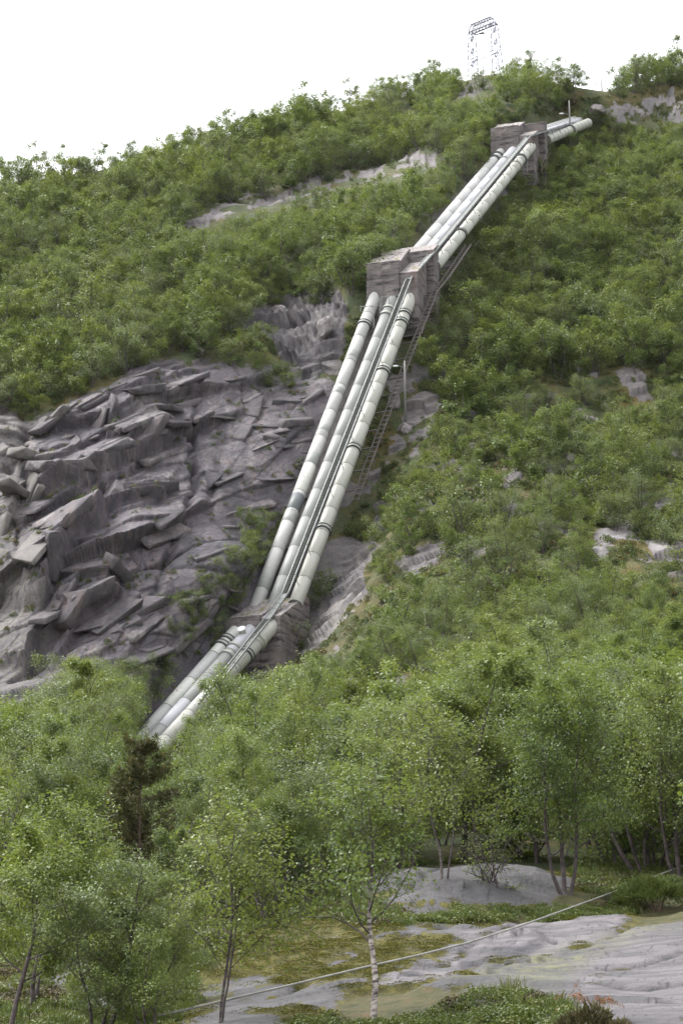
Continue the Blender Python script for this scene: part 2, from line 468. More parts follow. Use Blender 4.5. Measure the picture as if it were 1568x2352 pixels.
M_PIPE_A = mat_pipe('pale_pipe_paint', (0.45, 0.447, 0.437), (0.32, 0.317, 0.302), (0.31, 0.305, 0.285))
M_PIPE_B = mat_pipe('green_grey_pipe_paint', (0.275, 0.283, 0.273), (0.21, 0.215, 0.20), (0.20, 0.20, 0.165))
M_PIPE_C = mat_pipe('cream_pipe_paint', (0.395, 0.39, 0.355), (0.37, 0.375, 0.33), (0.24, 0.23, 0.19))
M_PIPE_L = mat_pipe('lilac_white_pipe_paint', (0.425, 0.425, 0.455), (0.43, 0.43, 0.455), (0.32, 0.32, 0.32))
M_PIPE_D = mat_pipe('dark_grey_pipe_paint', (0.12, 0.132, 0.135), (0.10, 0.108, 0.108), (0.08, 0.08, 0.08))
M_PIPE_R = mat_pipe('rusted_pipe_paint', (0.58, 0.585, 0.545), (0.44, 0.44, 0.40), (0.32, 0.31, 0.275), rust=0.33)
M_SEAM = mat_plain('pipe_seam', [(0.3, (0.14, 0.14, 0.125)), (0.7, (0.27, 0.27, 0.24))], 3)
M_COLLAR = mat_plain('expansion_collar', [(0.3, (0.045, 0.052, 0.055)), (0.7, (0.10, 0.11, 0.11))], 3, 0.55)
M_CONC = mat_concrete()
M_STEEL = mat_plain('galvanised_steel', [(0.3, (0.16, 0.17, 0.17)), (0.7, (0.26, 0.272, 0.272))], 4, 0.5, 0.4, 0.2)
M_GRATE = mat_plain('dark_grating', [(0.3, (0.10, 0.107, 0.10)), (0.7, (0.19, 0.198, 0.19))], 4, 0.6, 0.3, 0.2)
M_RAIL = mat_plain('rusty_rail', [(0.3, (0.085, 0.07, 0.068)), (0.7, (0.16, 0.135, 0.13))], 3, 0.65)
M_TIE = mat_plain('weathered_timber', [(0.3, (0.085, 0.078, 0.072)), (0.7, (0.20, 0.185, 0.17))], 4, 0.85)
M_WOODSTEP = mat_plain('brown_step_timber', [(0.3, (0.10, 0.055, 0.045)), (0.7, (0.20, 0.12, 0.10))], 4, 0.85)
M_POST = mat_plain('lamp_post_timber', [(0.3, (0.13, 0.125, 0.12)), (0.7, (0.23, 0.22, 0.21))], 3, 0.8, stretch=(3, 3, 0.3))
M_LAMP = mat_plain('lamp_shell', [(0.3, (0.62, 0.63, 0.63)), (0.7, (0.75, 0.75, 0.74))], 3, 0.4)
M_PYLON = mat_plain('pylon_steel', [(0.3, (0.13, 0.13, 0.165)), (0.7, (0.20, 0.20, 0.245))], 2, 0.5, 0.4, 0.3)
M_CABLE = mat_plain('grey_cable', [(0.3, (0.15, 0.147, 0.135)), (0.7, (0.26, 0.255, 0.235))], 3, 0.55)
M_STONE = mat_plain('loose_stone', [(0.3, (0.13, 0.115, 0.12)), (0.5, (0.24, 0.21, 0.215)), (0.7, (0.38, 0.35, 0.35))], 1.2, 0.85, bump=0.5, bdist=0.2)
# ------------------------------------------------------------------ hillside: distances measured down the photograph
DCOL = {
    0:    [(2420, 41), (2352, 45), (2200, 58), (2100, 68), (2000, 80), (1900, 97), (1800, 120), (1700, 160), (1640, 196), (1550, 206), (1200, 219), (940, 234), (800, 250), (600, 283), (440, 312), (200, 345)],
    300:  [(2420, 40), (2352, 44), (2200, 56), (2100, 66), (2000, 79), (1900, 97), (1800, 122), (1700, 168), (1600, 198), (1500, 206), (1200, 217), (880, 236), (750, 252), (550, 288), (385, 322), (200, 350)],
    590:  [(2420, 39), (2352, 43), (2200, 54), (2080, 66), (2000, 77), (1900, 94), (1800, 118), (1700, 162), (1600, 192), (1500, 206), (1400, 216), (1100, 230), (850, 245), (700, 260), (500, 292), (300, 336), (150, 360)],
    900:  [(2420, 38), (2352, 42), (2200, 52), (2080, 64), (2000, 75), (1900, 91), (1800, 110), (1700, 138), (1600, 162), (1500, 184), (1400, 205), (1200, 221), (1000, 234), (800, 247), (660, 258), (600, 266), (400, 302), (230, 346), (100, 372)],
    1170: [(2420, 38), (2352, 42), (2200, 52), (2080, 64), (2000, 75), (1900, 90), (1800, 106), (1700, 132), (1600, 156), (1500, 172), (1400, 190), (1200, 213), (1000, 236), (800, 255), (600, 276), (400, 302), (330, 318), (260, 338), (180, 368), (80, 385)],
    1568: [(2420, 37), (2352, 41), (2200, 50), (2100, 61), (2000, 74), (1900, 88), (1800, 103), (1700, 128), (1600, 152), (1500, 166), (1400, 184), (1200, 209), (1000, 234), (800, 257), (600, 280), (400, 308), (300, 328), (180, 360), (80, 380)],
}
GU = np.arange(-800, 2401, 20.0); GV = np.arange(0, 2441, 10.0)
_us = sorted(DCOL)
_tab = np.stack([np.interp(GV, *zip(*sorted(DCOL[k]))) for k in _us])          # (ncol, nv)
_dg = np.stack([np.interp(GU, _us, _tab[:, j]) for j in range(len(GV))], 1)     # (nu, nv)
def _blur(a, n, ax):
    k = np.hanning(n + 2)[1:-1]; k /= k.sum()
    pad = [(0, 0), (0, 0)]; pad[ax] = (n // 2, n // 2)
    return np.apply_along_axis(lambda r: np.convolve(r, k, 'valid'), ax, np.pad(a, pad, 'reflect', reflect_type='odd'))
_dg = _blur(_blur(_dg, 11, 0), 9, 1)
# pipe bundle (photo position, distance) of each of the three pipes, bend by bend
PIPE = {
    'a': [(300, 1725, 204), (544, 1449, 216.5), (594, 1377, 220.5), (861, 683, 249.6), (960, 575, 256.5), (1149, 352, 300.0), (1228, 306, 308), (1318, 277, 326)],
    'b': [(350, 1703, 203.4), (580, 1446, 215.9), (637, 1370, 219.9), (902, 689, 249.0), (980, 584, 255.9), (1177, 348, 299.4), (1252, 307, 307.2), (1326, 280, 325)],
    'c': [(416, 1665, 202.8), (635, 1429, 215.3), (690, 1358, 219.3), (942, 687, 248.4), (1005, 604, 255.3), (1217, 340, 298.8), (1258, 320, 305.5), (1338, 287, 321)],
}
_pc = [( (a[0] + c[0]) / 2 + 8, (a[1] + c[1]) / 2, b[2]) for a, b, c in zip(PIPE['a'], PIPE['b'], PIPE['c'])]
_gu, _gv = np.meshgrid(GU, GV, indexing='ij')
_d, _s, _fr = dist_line(_gu, _gv, [(p[0], p[1]) for p in _pc])
_Dp = np.interp(_fr * (len(_pc) - 1), range(len(_pc)), [p[2] for p in _pc])
_w = 1 - sstep(70, 230, _d)
_dg = _dg * (1 - _w) + (_Dp + np.where(_fr > .97, 1.0, 3.0 + 5.5 * sstep(.45, .62, _fr))) * _w
_dg = _blur(_blur(_dg, 3, 0), 3, 1)
def dist_at(u, v):
    fu = np.clip((u - GU[0]) / 20.0, 0, len(GU) - 1.001); fv = np.clip((v - GV[0]) / 10.0, 0, len(GV) - 1.001)
    i = fu.astype(int); j = fv.astype(int); a = fu - i; b = fv - j
    return (_dg[i, j] * (1 - a) + _dg[i + 1, j] * a) * (1 - b) + (_dg[i, j + 1] * (1 - a) + _dg[i + 1, j + 1] * a) * b

SKU = [-1500, -400, 0, 130, 270, 400, 500, 600, 700, 850, 1000, 1060, 1120, 1180, 1300, 1400, 1440, 1500, 1568, 1900, 3100]
SKV = [700, 520, 428, 418, 385, 345, 318, 292, 268, 243, 205, 178, 172, 183, 192, 200, 196, 190, 182, 165, 60]
COLU = np.concatenate([np.array([-1500, -1200, -950, -750, -580, -440, -330, -250, -190, -150, -120, -100, -85, -72]), np.arange(-60, 1630, 2.5),
                       np.array([1640, 1652, 1668, 1690, 1720, 1760, 1820, 1900, 2000, 2150, 2350, 2600, 2850, 3100])])
ROWV = np.concatenate([np.arange(2420, 1950, -3.0), np.arange(1950, 1640, -8.0), np.arange(1640, 800, -2.5), [800.0]])
NT_ = 76
SKY = np.interp(COLU, SKU, SKV)
_tt = np.linspace(0, 1, NT_ + 1)[1:]
GVV = np.concatenate([np.repeat(ROWV[None], len(COLU), 0), 800 + (SKY[:, None] - 800) * _tt[None]], 1)      # (nu, nv)
GUU = np.repeat(COLU[:, None], GVV.shape[1], 1)
DD = dist_at(GUU, GVV)
PP = at(GUU, GVV, DD)
def grid_normals(P):
    du = np.gradient(P, axis=0); dv = np.gradient(P, axis=1)
    n = np.cross(du, dv); n /= np.linalg.norm(n, axis=-1)[..., None] + 1e-12
    return n
NN = grid_normals(PP)
U, Vv = GUU, GVV
near = sstep(1990, 2060, Vv)                    # 1 on the foreground slab
# ---- where rock shows
CLIFF = [(-400, 960), (0, 940), (60, 965), (112, 950), (240, 895), (330, 838), (380, 818), (440, 850), (475, 835), (560, 862), (640, 852), (775, 870), (762, 905), (722, 1010), (690, 1095), (660, 1190), (632, 1250), (600, 1330), (560, 1400), (480, 1475), (452, 1560), (420, 1650), (200, 1665), (-400, 1680)]
ROCKS = [
    [(415, 530), (470, 478), (560, 446), (690, 420), (800, 385), (880, 362), (1000, 352), (1028, 372), (960, 402), (800, 428), (690, 468), (560, 500), (470, 530)],
    [(948, 470), (1010, 462), (1030, 485), (985, 505), (950, 495)],
    [(495, 745), (560, 730), (600, 690), (680, 662), (775, 662), (800, 720), (790, 800), (765, 856), (690, 868), (640, 830), (600, 780), (540, 780)],
    [(940, 880), (1010, 885), (1020, 930), (985, 985), (960, 1040), (900, 1060), (870, 1090), (905, 1000)],
    [(1345, 245), (1400, 222), (1420, 236), (1500, 222), (1568, 205), (1700, 195), (1700, 290), (1568, 270), (1500, 262), (1470, 295), (1400, 272), (1345, 285)],
    [(1045, 205), (1075, 190), (1130, 190), (1140, 205), (1100, 218), (1060, 232)],
    [(1340, 1275), (1380, 1225), (1430, 1208), (1540, 1245), (1540, 1275), (1440, 1290), (1390, 1300)],
    [(715, 1615), (770, 1565), (850, 1538), (930, 1540), (905, 1560), (800, 1602)],
    [(690, 1360), (760, 1240), (830, 1225), (880, 1260), (830, 1300), (850, 1370), (800, 1390), (770, 1440), (735, 1490), (690, 1500), (680, 1420)],
    [(905, 1300), (960, 1265), (1030, 1245), (1010, 1290), (940, 1320)],
    [(1400, 860), (1500, 850), (1520, 880), (1440, 910)],
    [(905, 225), (960, 235), (950, 260), (915, 255)], [(555, 298), (595, 290), (600, 310), (560, 320)], [(465, 345), (500, 340), (500, 362), (470, 368)],
    [(-20, 470), (30, 475), (30, 505), (-20, 510)], [(150, 480), (200, 470), (235, 500), (160, 515)], [(395, 395), (440, 385), (430, 410)],
    [(1140, 1110), (1190, 1080), (1180, 1120), (1150, 1150)], [(1240, 1000), (1275, 990), (1265, 1030)], [(1450, 1150), (1490, 1140), (1480, 1185)],
    [(455, 1560), (520, 1480), (560, 1500), (470, 1650), (420, 1660)],
]
wob = 26 * fbm(np.stack([U / 90, Vv / 90, U * 0 + 3], -1), 4)
cl = poly_soft(U + wob, Vv + wob * 0.6, CLIFF, 26) * (U < 840)
rk = cl.copy()
brk = fbm(np.stack([PP[..., 0] / 3.2, PP[..., 1] / 8.0, PP[..., 2] / 2.6], -1) + 66, 4)
for qi, q in enumerate(ROCKS):
    xs, ys = zip(*q)
    m = (U > min(xs) - 60) & (U < max(xs) + 60) & (Vv > min(ys) - 60) & (Vv < max(ys) + 60)
    if m.any():
        rk[m] = np.maximum(rk[m], poly_soft(U[m] + 0.5 * wob[m], Vv[m] + 0.4 * wob[m], q, 14) * (1 if qi in (2, 8) else (sstep(-.16, .16, brk[m]) if qi == 0 else 0.25 + 0.75 * sstep(-.22, .08, brk[m]))))
# scattered slabs on the slope beyond the pipes
mr = poly_soft(U, Vv, [(880, 830), (1700, 800), (1700, 1380), (1200, 1440), (760, 1520), (700, 1350)], 80)
sc = fbm(np.stack([PP[..., 0] / 5.0, PP[..., 1] / 9.0, PP[..., 2] / 5.0], -1), 4)
rk = np.maximum(rk, mr * sstep(0.30, 0.5, sc))
ul = poly_soft(U, Vv, [(-400, 500), (800, 250), (1100, 180), (1100, 600), (800, 700), (-400, 800)], 60)
rk = np.maximum(rk, ul * sstep(0.52, 0.68, sc))
pcw = 1 - sstep(62, 120, dist_line(U, Vv, [(p[0], p[1]) for p in _pc])[0])
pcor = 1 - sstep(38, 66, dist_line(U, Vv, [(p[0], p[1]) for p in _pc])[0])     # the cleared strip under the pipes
rk = np.maximum(rk, 0.7 * pcor * (Vv < 1500) * sstep(300, 420, Vv))

# ---- displacement along the surface normal
h = np.zeros_like(DD)
scale = np.clip((DD - 60) / 140, 0.05, 1)
h += (1 - cl) * (1 - near) * scale * (1 - 0.8 * pcor) * (1.5 * fbm(PP / 21.0, 4) + 0.45 * fbm(PP / 5.0 + 9, 3))
# cliff
cm = (U > -420) & (U < 840) & (Vv > 790) & (Vv < 1720)
ci = np.where(cm)
X = PP[..., 0][ci]; Z = PP[..., 2][ci]; cu = U[ci]; cv = Vv[ci]
P3 = PP[ci]
wx = 0.4 * fbm(P3 / 11.0 + 31, 3); wz = 0.3 * fbm(P3 / 8.0 + 57, 3)
ph = R(33)
a_ = (X + wx) * math.cos(ph) + (Z + wz) * math.sin(ph)
b_ = -(X + wx) * math.sin(ph) + (Z + wz) * math.cos(ph)
hc = 0.5 * fbm(P3 / 15.0 + 5, 2)
CRK = np.zeros_like(X); TONE = np.zeros_like(X)
def facets(fa, fb, seed, A, ta, tb, bias, soft=0.05):
    global CRK, TONE
    f1, f2, hid, oa, ob = cells(a_ / fa + seed * 13.7, b_ / fb, seed)
    e = sstep(0.0, soft, f2 - f1)
    TONE = TONE + (hashf(hid, 5) - .5) * min(A, 1.2)
    CRK = np.maximum(CRK, (1 - sstep(0.0, 0.16 / fb, f2 - f1)) * (hashf(hid, 7) > .35))
    return (A * (hashf(hid, 1) - 0.5) + ta * (hashf(hid, 2) - 0.5) * oa + tb * (hashf(hid, 3) - bias) * ob) - 0.12 * A * (1 - e)
hc += facets(17.0, 5.8, 1, 2.0, 2.4, 3.0, 0.8)
hc += facets(5.5, 2.3, 2, 0.55, 0.5, 0.7, 0.8) * (0.35 + 0.65 * sstep(-0.1, 0.2, fbm(P3 / 12.0 + 71, 2)))
hc += facets(1.7, 0.7, 3, 0.09, 0.10, 0.12, 0.75) * sstep(-0.05, 0.25, fbm(P3 / 8.0 + 91, 2))
# stepped strata, strongest in the upper left of the face
for per, amp, off, gt in ((5.6, 1.6, 0.2, 0.0), (2.1, 0.22, 0.6, 0.1)):
    q_ = (b_ + 0.12 * fbm(P3 / 5.0 + 12, 2) + 0.9 * (hashf(cells(a_ / 6.0 + 7, b_ / 40.0, 4)[2], 2) - .5)) / per + off
    fr = np.mod(q_, 1.0); lay = np.floor(q_); amp = amp * 0.5
    gate = sstep(-0.15 + gt, 0.25 + gt, fbm(np.stack([a_ / 11.0, lay * 3.7 + 0.5, a_ * 0], -1), 2))
    hc += amp * gate * sstep(0, 0.06, fr) * (1 - fr) * (0.25 + 0.75 * sstep(1300, 1080, cv)) * (0.45 + 0.55 * sstep(490, 420, cu))
STEPS = [  # (edge in the photo, how far the rock above it stands out in metres, over how many px it fades, dies towards the ends)
    ([(35, 1107), (135, 1088), (220, 1020), (307, 972), (420, 905)], 1.1, 60),
    ([(110, 1010), (180, 985), (260, 930), (330, 905), (400, 868)], 0.9, 50),
    ([(70, 1180), (126, 1148), (187, 1130), (245, 1096), (307, 1058), (352, 1030), (417, 990)], 3.4, 60),
    ([(236, 1172), (284, 1154), (345, 1144), (378, 1160)], 2.2, 60),
    ([(94, 1416), (120, 1338), (175, 1254), (226, 1210), (251, 1160)], 4.6, 95),
    ([(150, 1400), (188, 1330), (245, 1330), (300, 1322)], 1.6, 40),
    ([(160, 1440), (205, 1400), (245, 1378), (290, 1355)], 2.6, 50),
    ([(60, 1545), (75, 1480), (150, 1425), (170, 1405)], 2.4, 60),
    ([(128, 1520), (170, 1432)], 1.8, 30),
    ([(0, 1260), (40, 1190), (60, 1120), (100, 1085)], 1.5, 40),
    ([(650, 925), (700, 930), (745, 905)], 1.0, 30), ([(590, 985), (640, 990), (720, 975)], 0.8, 30), ([(610, 1015), (660, 1020)], 0.6, 25),
    ([(560, 1010), (590, 960), (600, 900), (560, 880)], 1.2, 40),
]
for pts, A, w in STEPS:
    d, sd_, fr = dist_line(cu + 7 * wx, cv + 7 * wz, pts)
    end = sstep(0, 0.12, fr) * sstep(1, 0.88, fr)
    sg = d * sd_
    A = A * 0.75
    hc += A * end * sstep(-2, 2, sg) * np.exp(-np.maximum(sg, 0) / w) - 0.18 * A * end * np.exp(-np.abs(sg + 6) / (0.35 * w))
GULLY = [([(458, 872), (442, 1000), (452, 1110), (405, 1230), (365, 1345), (345, 1380)], 1.3, 8), ([(520, 1010), (500, 1090), (480, 1170)], 1.2, 12), ([(60, 965), (70, 1010), (30, 1110)], 1.4, 14), ([(395, 1380), (330, 1450), (300, 1540)], 1.6, 14)]
for pts, A, w in GULLY:
    d, sd_, fr = dist_line(cu + 9 * wx, cv + 5 * wz, pts)
    hc -= A * np.exp(-(d / w) ** 2) * (0.4 + 0.9 * sstep(-.2, .3, fbm(P3 / 6.0 + 61, 2)))
hc += 3.0 * np.exp(-(((cu - 500) / 95) ** 2 + ((cv - 1340) / 120) ** 2)) + 2.2 * np.exp(-(((cu + 20) / 60) ** 2 + ((cv - 1060) / 90) ** 2))
qz = 1 - 0.6 * poly_soft(cu, cv, [(490, 860), (780, 860), (700, 1100), (590, 1250), (480, 1200)], 50)
hc = hc * qz + 0.035 * fbm(P3 / 0.9, 3)
HG = np.zeros_like(h); HG[ci] = hc
HG = _blur(_blur(HG, 3, 0), 3, 1)
h += HG * cl
joint = np.zeros_like(h); joint[ci] = CRK * cl[ci]; tone = np.full_like(h, .5); tone[ci] = np.clip(.5 + .55 * TONE, 0, 1)
# facets on the other rock patches
ro = np.where((rk > 0.05) & (cl < 0.5) & (near < 0.5))
Q = PP[ro]
f1, f2, hid, oa, ob = cells((Q[:, 0] + 0.35 * Q[:, 2]) / 4.2 + 90, (Q[:, 2] - 0.35 * Q[:, 0] + 0.3 * Q[:, 1]) / 1.9, 5)
hr = 0.55 * (hashf(hid, 1) - 0.4) + 0.8 * (hashf(hid, 2) - 0.5) * oa + 1.1 * (hashf(hid, 3) - 0.8) * ob
f1, f2, hid, oa, ob = cells(Q[:, 0] / 1.3 + 190, (Q[:, 2] + 0.3 * Q[:, 1]) / 0.8, 6)
hr += 0.2 * (hashf(hid, 1) - 0.5) + 0.3 * (hashf(hid, 3) - 0.7) * ob
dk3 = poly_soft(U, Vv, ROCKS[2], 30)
h[ro] += hr * rk[ro] * (1 - 0.85 * pcor[ro]) * (1 + 1.3 * dk3[ro]) * (1 - .7 * poly_soft(U, Vv, ROCKS[6], 40)[ro])
h -= 1.0 * dk3

# ---- foreground slab: domes, steps and cracks in the glacier-worn rock
def wq(q):
    us = np.array([p[0] for p in q], float); vs_ = np.array([p[1] for p in q], float)
    W = at(us, vs_, dist_at(us, vs_)); return [(float(x), float(y)) for x, y in W[:, :2]]
fm = Vv > 1930
WX = PP[..., 0][fm]; WY = PP[..., 1][fm]; W0 = np.stack([WX, WY, WX * 0], -1); nr = near[fm]; hf = np.zeros_like(WX)
w1 = 0.55 * fbm(W0 / 2.2 + 3, 4); w2 = 0.8 * fbm(W0 / 2.6 + 19, 4)
def wsoft(q, w, k=1.0): return poly_soft(WX + k * w1, WY + k * w2, wq(q), w)
OUT = [(836, 2095), (862, 2012), (905, 1994), (1010, 1984), (1180, 1978), (1280, 1987), (1330, 2010), (1330, 2066), (1260, 2100), (1150, 2110), (1000, 2112), (930, 2116)]
SL1 = [(380, 2380), (470, 2300), (600, 2250), (760, 2200), (900, 2165), (1060, 2140), (1110, 2150), (1100, 2168), (980, 2220), (820, 2290), (700, 2352), (560, 2420)]
SL2 = [(800, 2300), (960, 2225), (1080, 2165), (1260, 2125), (1420, 2104), (1440, 2120), (1430, 2160), (1330, 2190), (1200, 2220), (1000, 2290)]
SL3 = [(1000, 2300), (1190, 2230), (1330, 2195), (1440, 2165), (1800, 2125), (1900, 2430), (1300, 2430)]
hf += 0.30 * fbm(W0 / 6.5 + 2, 3) + 0.022 * fbm(W0 / 0.9, 3)
hf += 0.75 * wsoft(OUT, 3.2) + 0.14 * wsoft(SL1, 1.0) + 0.18 * wsoft(SL2, 0.6) + 0.30 * wsoft(SL3, 0.8)
# sheets peeling off the slab, each a few centimetres thick
sh = (WX * 0.42 + WY) / 2.6 + 0.9 * fbm(np.stack([(WX - .4 * WY) / 9.0, WY / 4.0, WX * 0], -1) + 8, 3)
fr_s = np.mod(sh, 1.0); gate_s = sstep(0.08, 0.4, fbm(np.stack([WX / 3.5, np.floor(sh) * 2.3, WX * 0], -1), 2))
hf += 0.13 * gate_s * (sstep(0, 0.07, fr_s) - fr_s)
crack = np.exp(-(fr_s / 0.035) ** 2) * gate_s
k2 = fbm(np.stack([(WX + 1.1 * WY) / 4.0, (WY - .6 * WX) / 1.7, WX * 0], -1) + 4, 3)
hf -= 0.05 * crack
crack = np.maximum(crack, 0.8 * np.exp(-(k2 / 0.018) ** 2))
for q in ([(1100, 2180), (1040, 2208), (985, 2236)], [(1460, 2160), (1330, 2202), (1200, 2238), (1080, 2296)], [(1600, 2222), (1490, 2246), (1390, 2262)], [(1070, 2138), (900, 2182), (800, 2216), (690, 2262)], [(1240, 2128), (1150, 2165), (1100, 2172)], [(1568, 2290), (1450, 2300), (1340, 2290)], [(700, 2262), (620, 2290), (540, 2300)], [(960, 2096), (1040, 2040), (1180, 2030)], [(1180, 2030), (1270, 2050)]):
    d, _, _ = dist_line(WX + .35 * w1, WY + .35 * w2, wq(q))
    gk = 0.45 + .55 * sstep(-.2, .2, fbm(W0 / 1.3 + 70, 2))
    crack = np.maximum(crack, np.exp(-(d / .13) ** 2) * gk); hf -= .16 * np.exp(-(d / .16) ** 2) * gk
pm = fbm(np.stack([WX / 1.5, WY / 2.4, WX * 0], -1) + 11, 4)
rkw = np.maximum.reduce([wsoft(q, 0.5) for q in (OUT, SL1, SL2, SL3)])
rkw = np.maximum(rkw, sstep(0.0, 0.25, pm) * wsoft([(540, 2230), (760, 2100), (1100, 2120), (1000, 2200), (600, 2352), (430, 2352)], 1.5))
rkw = np.maximum(rkw, sstep(0.1, 0.35, pm) * wsoft([(-300, 2150), (560, 2130), (500, 2300), (300, 2420), (-300, 2420)], 1.5))
MOSS = [[(420, 2210), (520, 2142), (640, 2112), (740, 2092), (850, 2115), (900, 2155), (800, 2205), (690, 2240), (560, 2235), (470, 2250)],
        [(700, 2240), (880, 2190), (960, 2190), (1030, 2175), (1000, 2195), (860, 2255), (730, 2275)], [(1240, 2020), (1400, 2000), (1420, 2045), (1300, 2050)]]
mm = fbm(np.stack([WX / .8, WY / 1.3, WX * 0], -1) + 21, 4)
mw = np.maximum.reduce([wsoft(q, 1.0) for q in MOSS])
mw = np.clip(mw * (1.0 + 0.7 * mm), 0, 1)
mwp = mw
mw = np.maximum(mw, 0.95 * sstep(0.12, 0.32, -pm) * wsoft([(-300, 2140), (700, 2080), (1100, 2110), (1000, 2220), (600, 2420), (-300, 2420)], 2.0))
mw = np.maximum(mw, 0.8 * crack * sstep(0.0, 0.25, mm))
for q in (SL1, SL2, SL3, OUT):                       # rims of moss where the rock meets the soil
    Q_ = wq(q); d, _, _ = dist_line(WX + w1, WY + w2, Q_ + [Q_[0]])
    mw = np.maximum(mw, np.exp(-(d / 0.35) ** 2) * sstep(0.02, 0.25, mm) * 0.9)
hf += 0.07 * sstep(0.35, 0.9, mwp) * (1 + .5 * fbm(W0 / 0.35, 2) + .7 * fbm(W0 / 0.9 + 5, 2))
h[fm] += nr * hf
rk[fm] = np.where(nr > 0.5, rkw, rk[fm]); moss = np.zeros_like(h); moss[fm] = mw
crackF = np.zeros_like(h); crackF[fm] = crack * nr * rkw
moss_far = (1 - near) * sstep(0.15, 0.5, fbm(PP / 6.0 + 77, 3)) * 0.5 + 0.45 * mr * sstep(-.1, .3, fbm(PP / 5.0 + 37, 3))
for q in ([(830, 1555), (900, 1540), (1010, 1530), (1020, 1560), (900, 1590)], [(1380, 1215), (1568, 1225), (1600, 1290), (1430, 1290)], [(1380, 210), (1568, 185), (1568, 235), (1400, 250)], [(740, 1240), (860, 1230), (850, 1400), (760, 1400)], [(40, 945), (250, 890), (380, 820), (380, 840), (200, 940)]):
    moss_far = np.maximum(moss_far, poly_soft(U, Vv, q, 40) * 0.9)
moss = np.where(near > 0.5, moss, moss_far)
h *= 1 - 0.93 * pcw * (1 - near)
PP = PP + NN * h[..., None]
NN = grid_normals(PP)
# ---- stains and lichen that belong to the rock
wet = np.clip(cl * (0.55 + 0.7 * fbm(PP / 17.0 + 3, 2)), 0, 1)
wet = np.maximum(wet, cl * poly_soft(U, Vv, [(150, 1130), (420, 1000), (420, 1150), (360, 1370), (230, 1400), (220, 1180)], 40))
wet = np.maximum(wet, 0.8 * cl * poly_soft(U, Vv, [(480, 900), (760, 880), (700, 1050), (600, 1180), (480, 1190)], 40))
wet *= 1 - 0.85 * poly_soft(U, Vv, [(-400, 900), (50, 950), (60, 1200), (150, 1260), (100, 1660), (-400, 1700)], 60)
wet *= 1 - 0.9 * poly_soft(U, Vv, [(390, 1200), (620, 1180), (600, 1380), (440, 1560)], 40)
pale = np.zeros_like(h)
pale = np.maximum(pale, 0.3 * poly_soft(U, Vv, ROCKS[0], 30) * sstep(-.1, .3, brk)); pale = np.maximum(pale, 0.8 * poly_soft(U, Vv, ROCKS[6], 20) * sstep(-.2, .2, brk)); pale = np.maximum(pale, 0.5 * poly_soft(U, Vv, ROCKS[4], 20))
pale = np.maximum(pale, 0.25 * mr * sstep(-0.1, 0.4, fbm(PP / 6 + 8, 2)))
pale = np.maximum(pale, near * poly_soft(U, Vv, SL2, 30)); pale = np.maximum(pale, 0.8 * near * poly_soft(U, Vv, [(1300, 2352), (1340, 2240), (1440, 2170), (1700, 2140), (1700, 2430)], 60))
pale = np.maximum(pale, 0.7 * near * poly_soft(U, Vv, [(800, 2290), (960, 2220), (1090, 2220), (900, 2290), (760, 2330)], 30))
lichen = 0.35 * (1 - near) * (1 - cl) + 0.5 * cl * poly_soft(U, Vv, [(-400, 950), (90, 960), (60, 1200), (100, 1660), (-400, 1700)], 60)
lichen = np.maximum(lichen, near * poly_soft(U, Vv, [(1040, 2300), (1200, 2215), (1330, 2190), (1568, 2140), (1568, 2165), (1440, 2190), (1330, 2260), (1260, 2330)], 40))
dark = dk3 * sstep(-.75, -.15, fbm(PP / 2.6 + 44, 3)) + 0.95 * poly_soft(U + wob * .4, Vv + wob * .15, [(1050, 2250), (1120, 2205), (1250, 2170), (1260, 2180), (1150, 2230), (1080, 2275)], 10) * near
dark = np.maximum(dark, 0.75 * cl * sstep(-.1, .25, fbm(np.stack([PP[..., 0] / 4.0, PP[..., 1] / 4.0, PP[..., 2] / 9.0], -1) + 90, 3)) * (1 - poly_soft(U, Vv, [(-400, 900), (60, 950), (90, 1660), (-400, 1700)], 60)))
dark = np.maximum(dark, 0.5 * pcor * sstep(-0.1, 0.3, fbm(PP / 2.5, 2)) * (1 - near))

def add_noise(a): return np.clip(a, 0, 1)

# ---- rows in front of the frame (down past the camera) and behind the ridge
def extra(P, ys, front):
    rows = []
    p0 = P[:, 0] if front else P[:, -1]
    for k, y in enumerate(ys):
        q = p0.copy()
        if front:
            q[:, 1] = y; q[:, 0] = p0[:, 0] * (1 + (38 - y) / 14.0)
            q[:, 2] = np.interp(y, [-400, -160, -60, 0, 20, 38], [-30, -20, -6, -1.75, 0.5, p0[:, 2].mean() - .2])
        else:
            q[:, 1] += y; q[:, 0] *= 1 + y / 400.0
            q[:, 2] += np.interp(y, [0, 15, 60, 150, 400, 900], [0, 2.5, 6, 4, -60, -230])
        rows.append(q)
    return np.stack(rows, 1)
fr_ = extra(PP, [-400, -250, -160, -100, -60, -30, -10, 0, 8, 15, 22, 28, 33], True)
bk_ = extra(PP, [4, 10, 20, 40, 80, 150, 260, 400, 600, 900], False)
nF = fr_.shape[1]
ALL = np.concatenate([fr_, PP, bk_], 1)
def padded(a, f, b):
    return np.concatenate([np.full((a.shape[0], nF), f), a, np.full((a.shape[0], bk_.shape[1]), b)], 1)
attrs = {'rock': padded(rk, 0.2, 0), 'moss': padded(moss, .3, .2), 'wet': padded(wet, 0, 0), 'pale': padded(pale, 0, 0), 'lichen': padded(lichen, 0, 0), 'dark': padded(dark, 0, 0), 'tone': padded(tone, .5, .5), 'crack': padded(np.maximum(joint, crackF), 0, 0)}
nu_, nv_ = ALL.shape[:2]
idx = np.arange(nu_ * nv_).reshape(nu_, nv_)
quad = np.stack([idx[:-1, :-1], idx[1:, :-1], idx[1:, 1:], idx[:-1, 1:]], -1)
isf = padded(near, 1, 0)[:-1, :-1] > 0.5
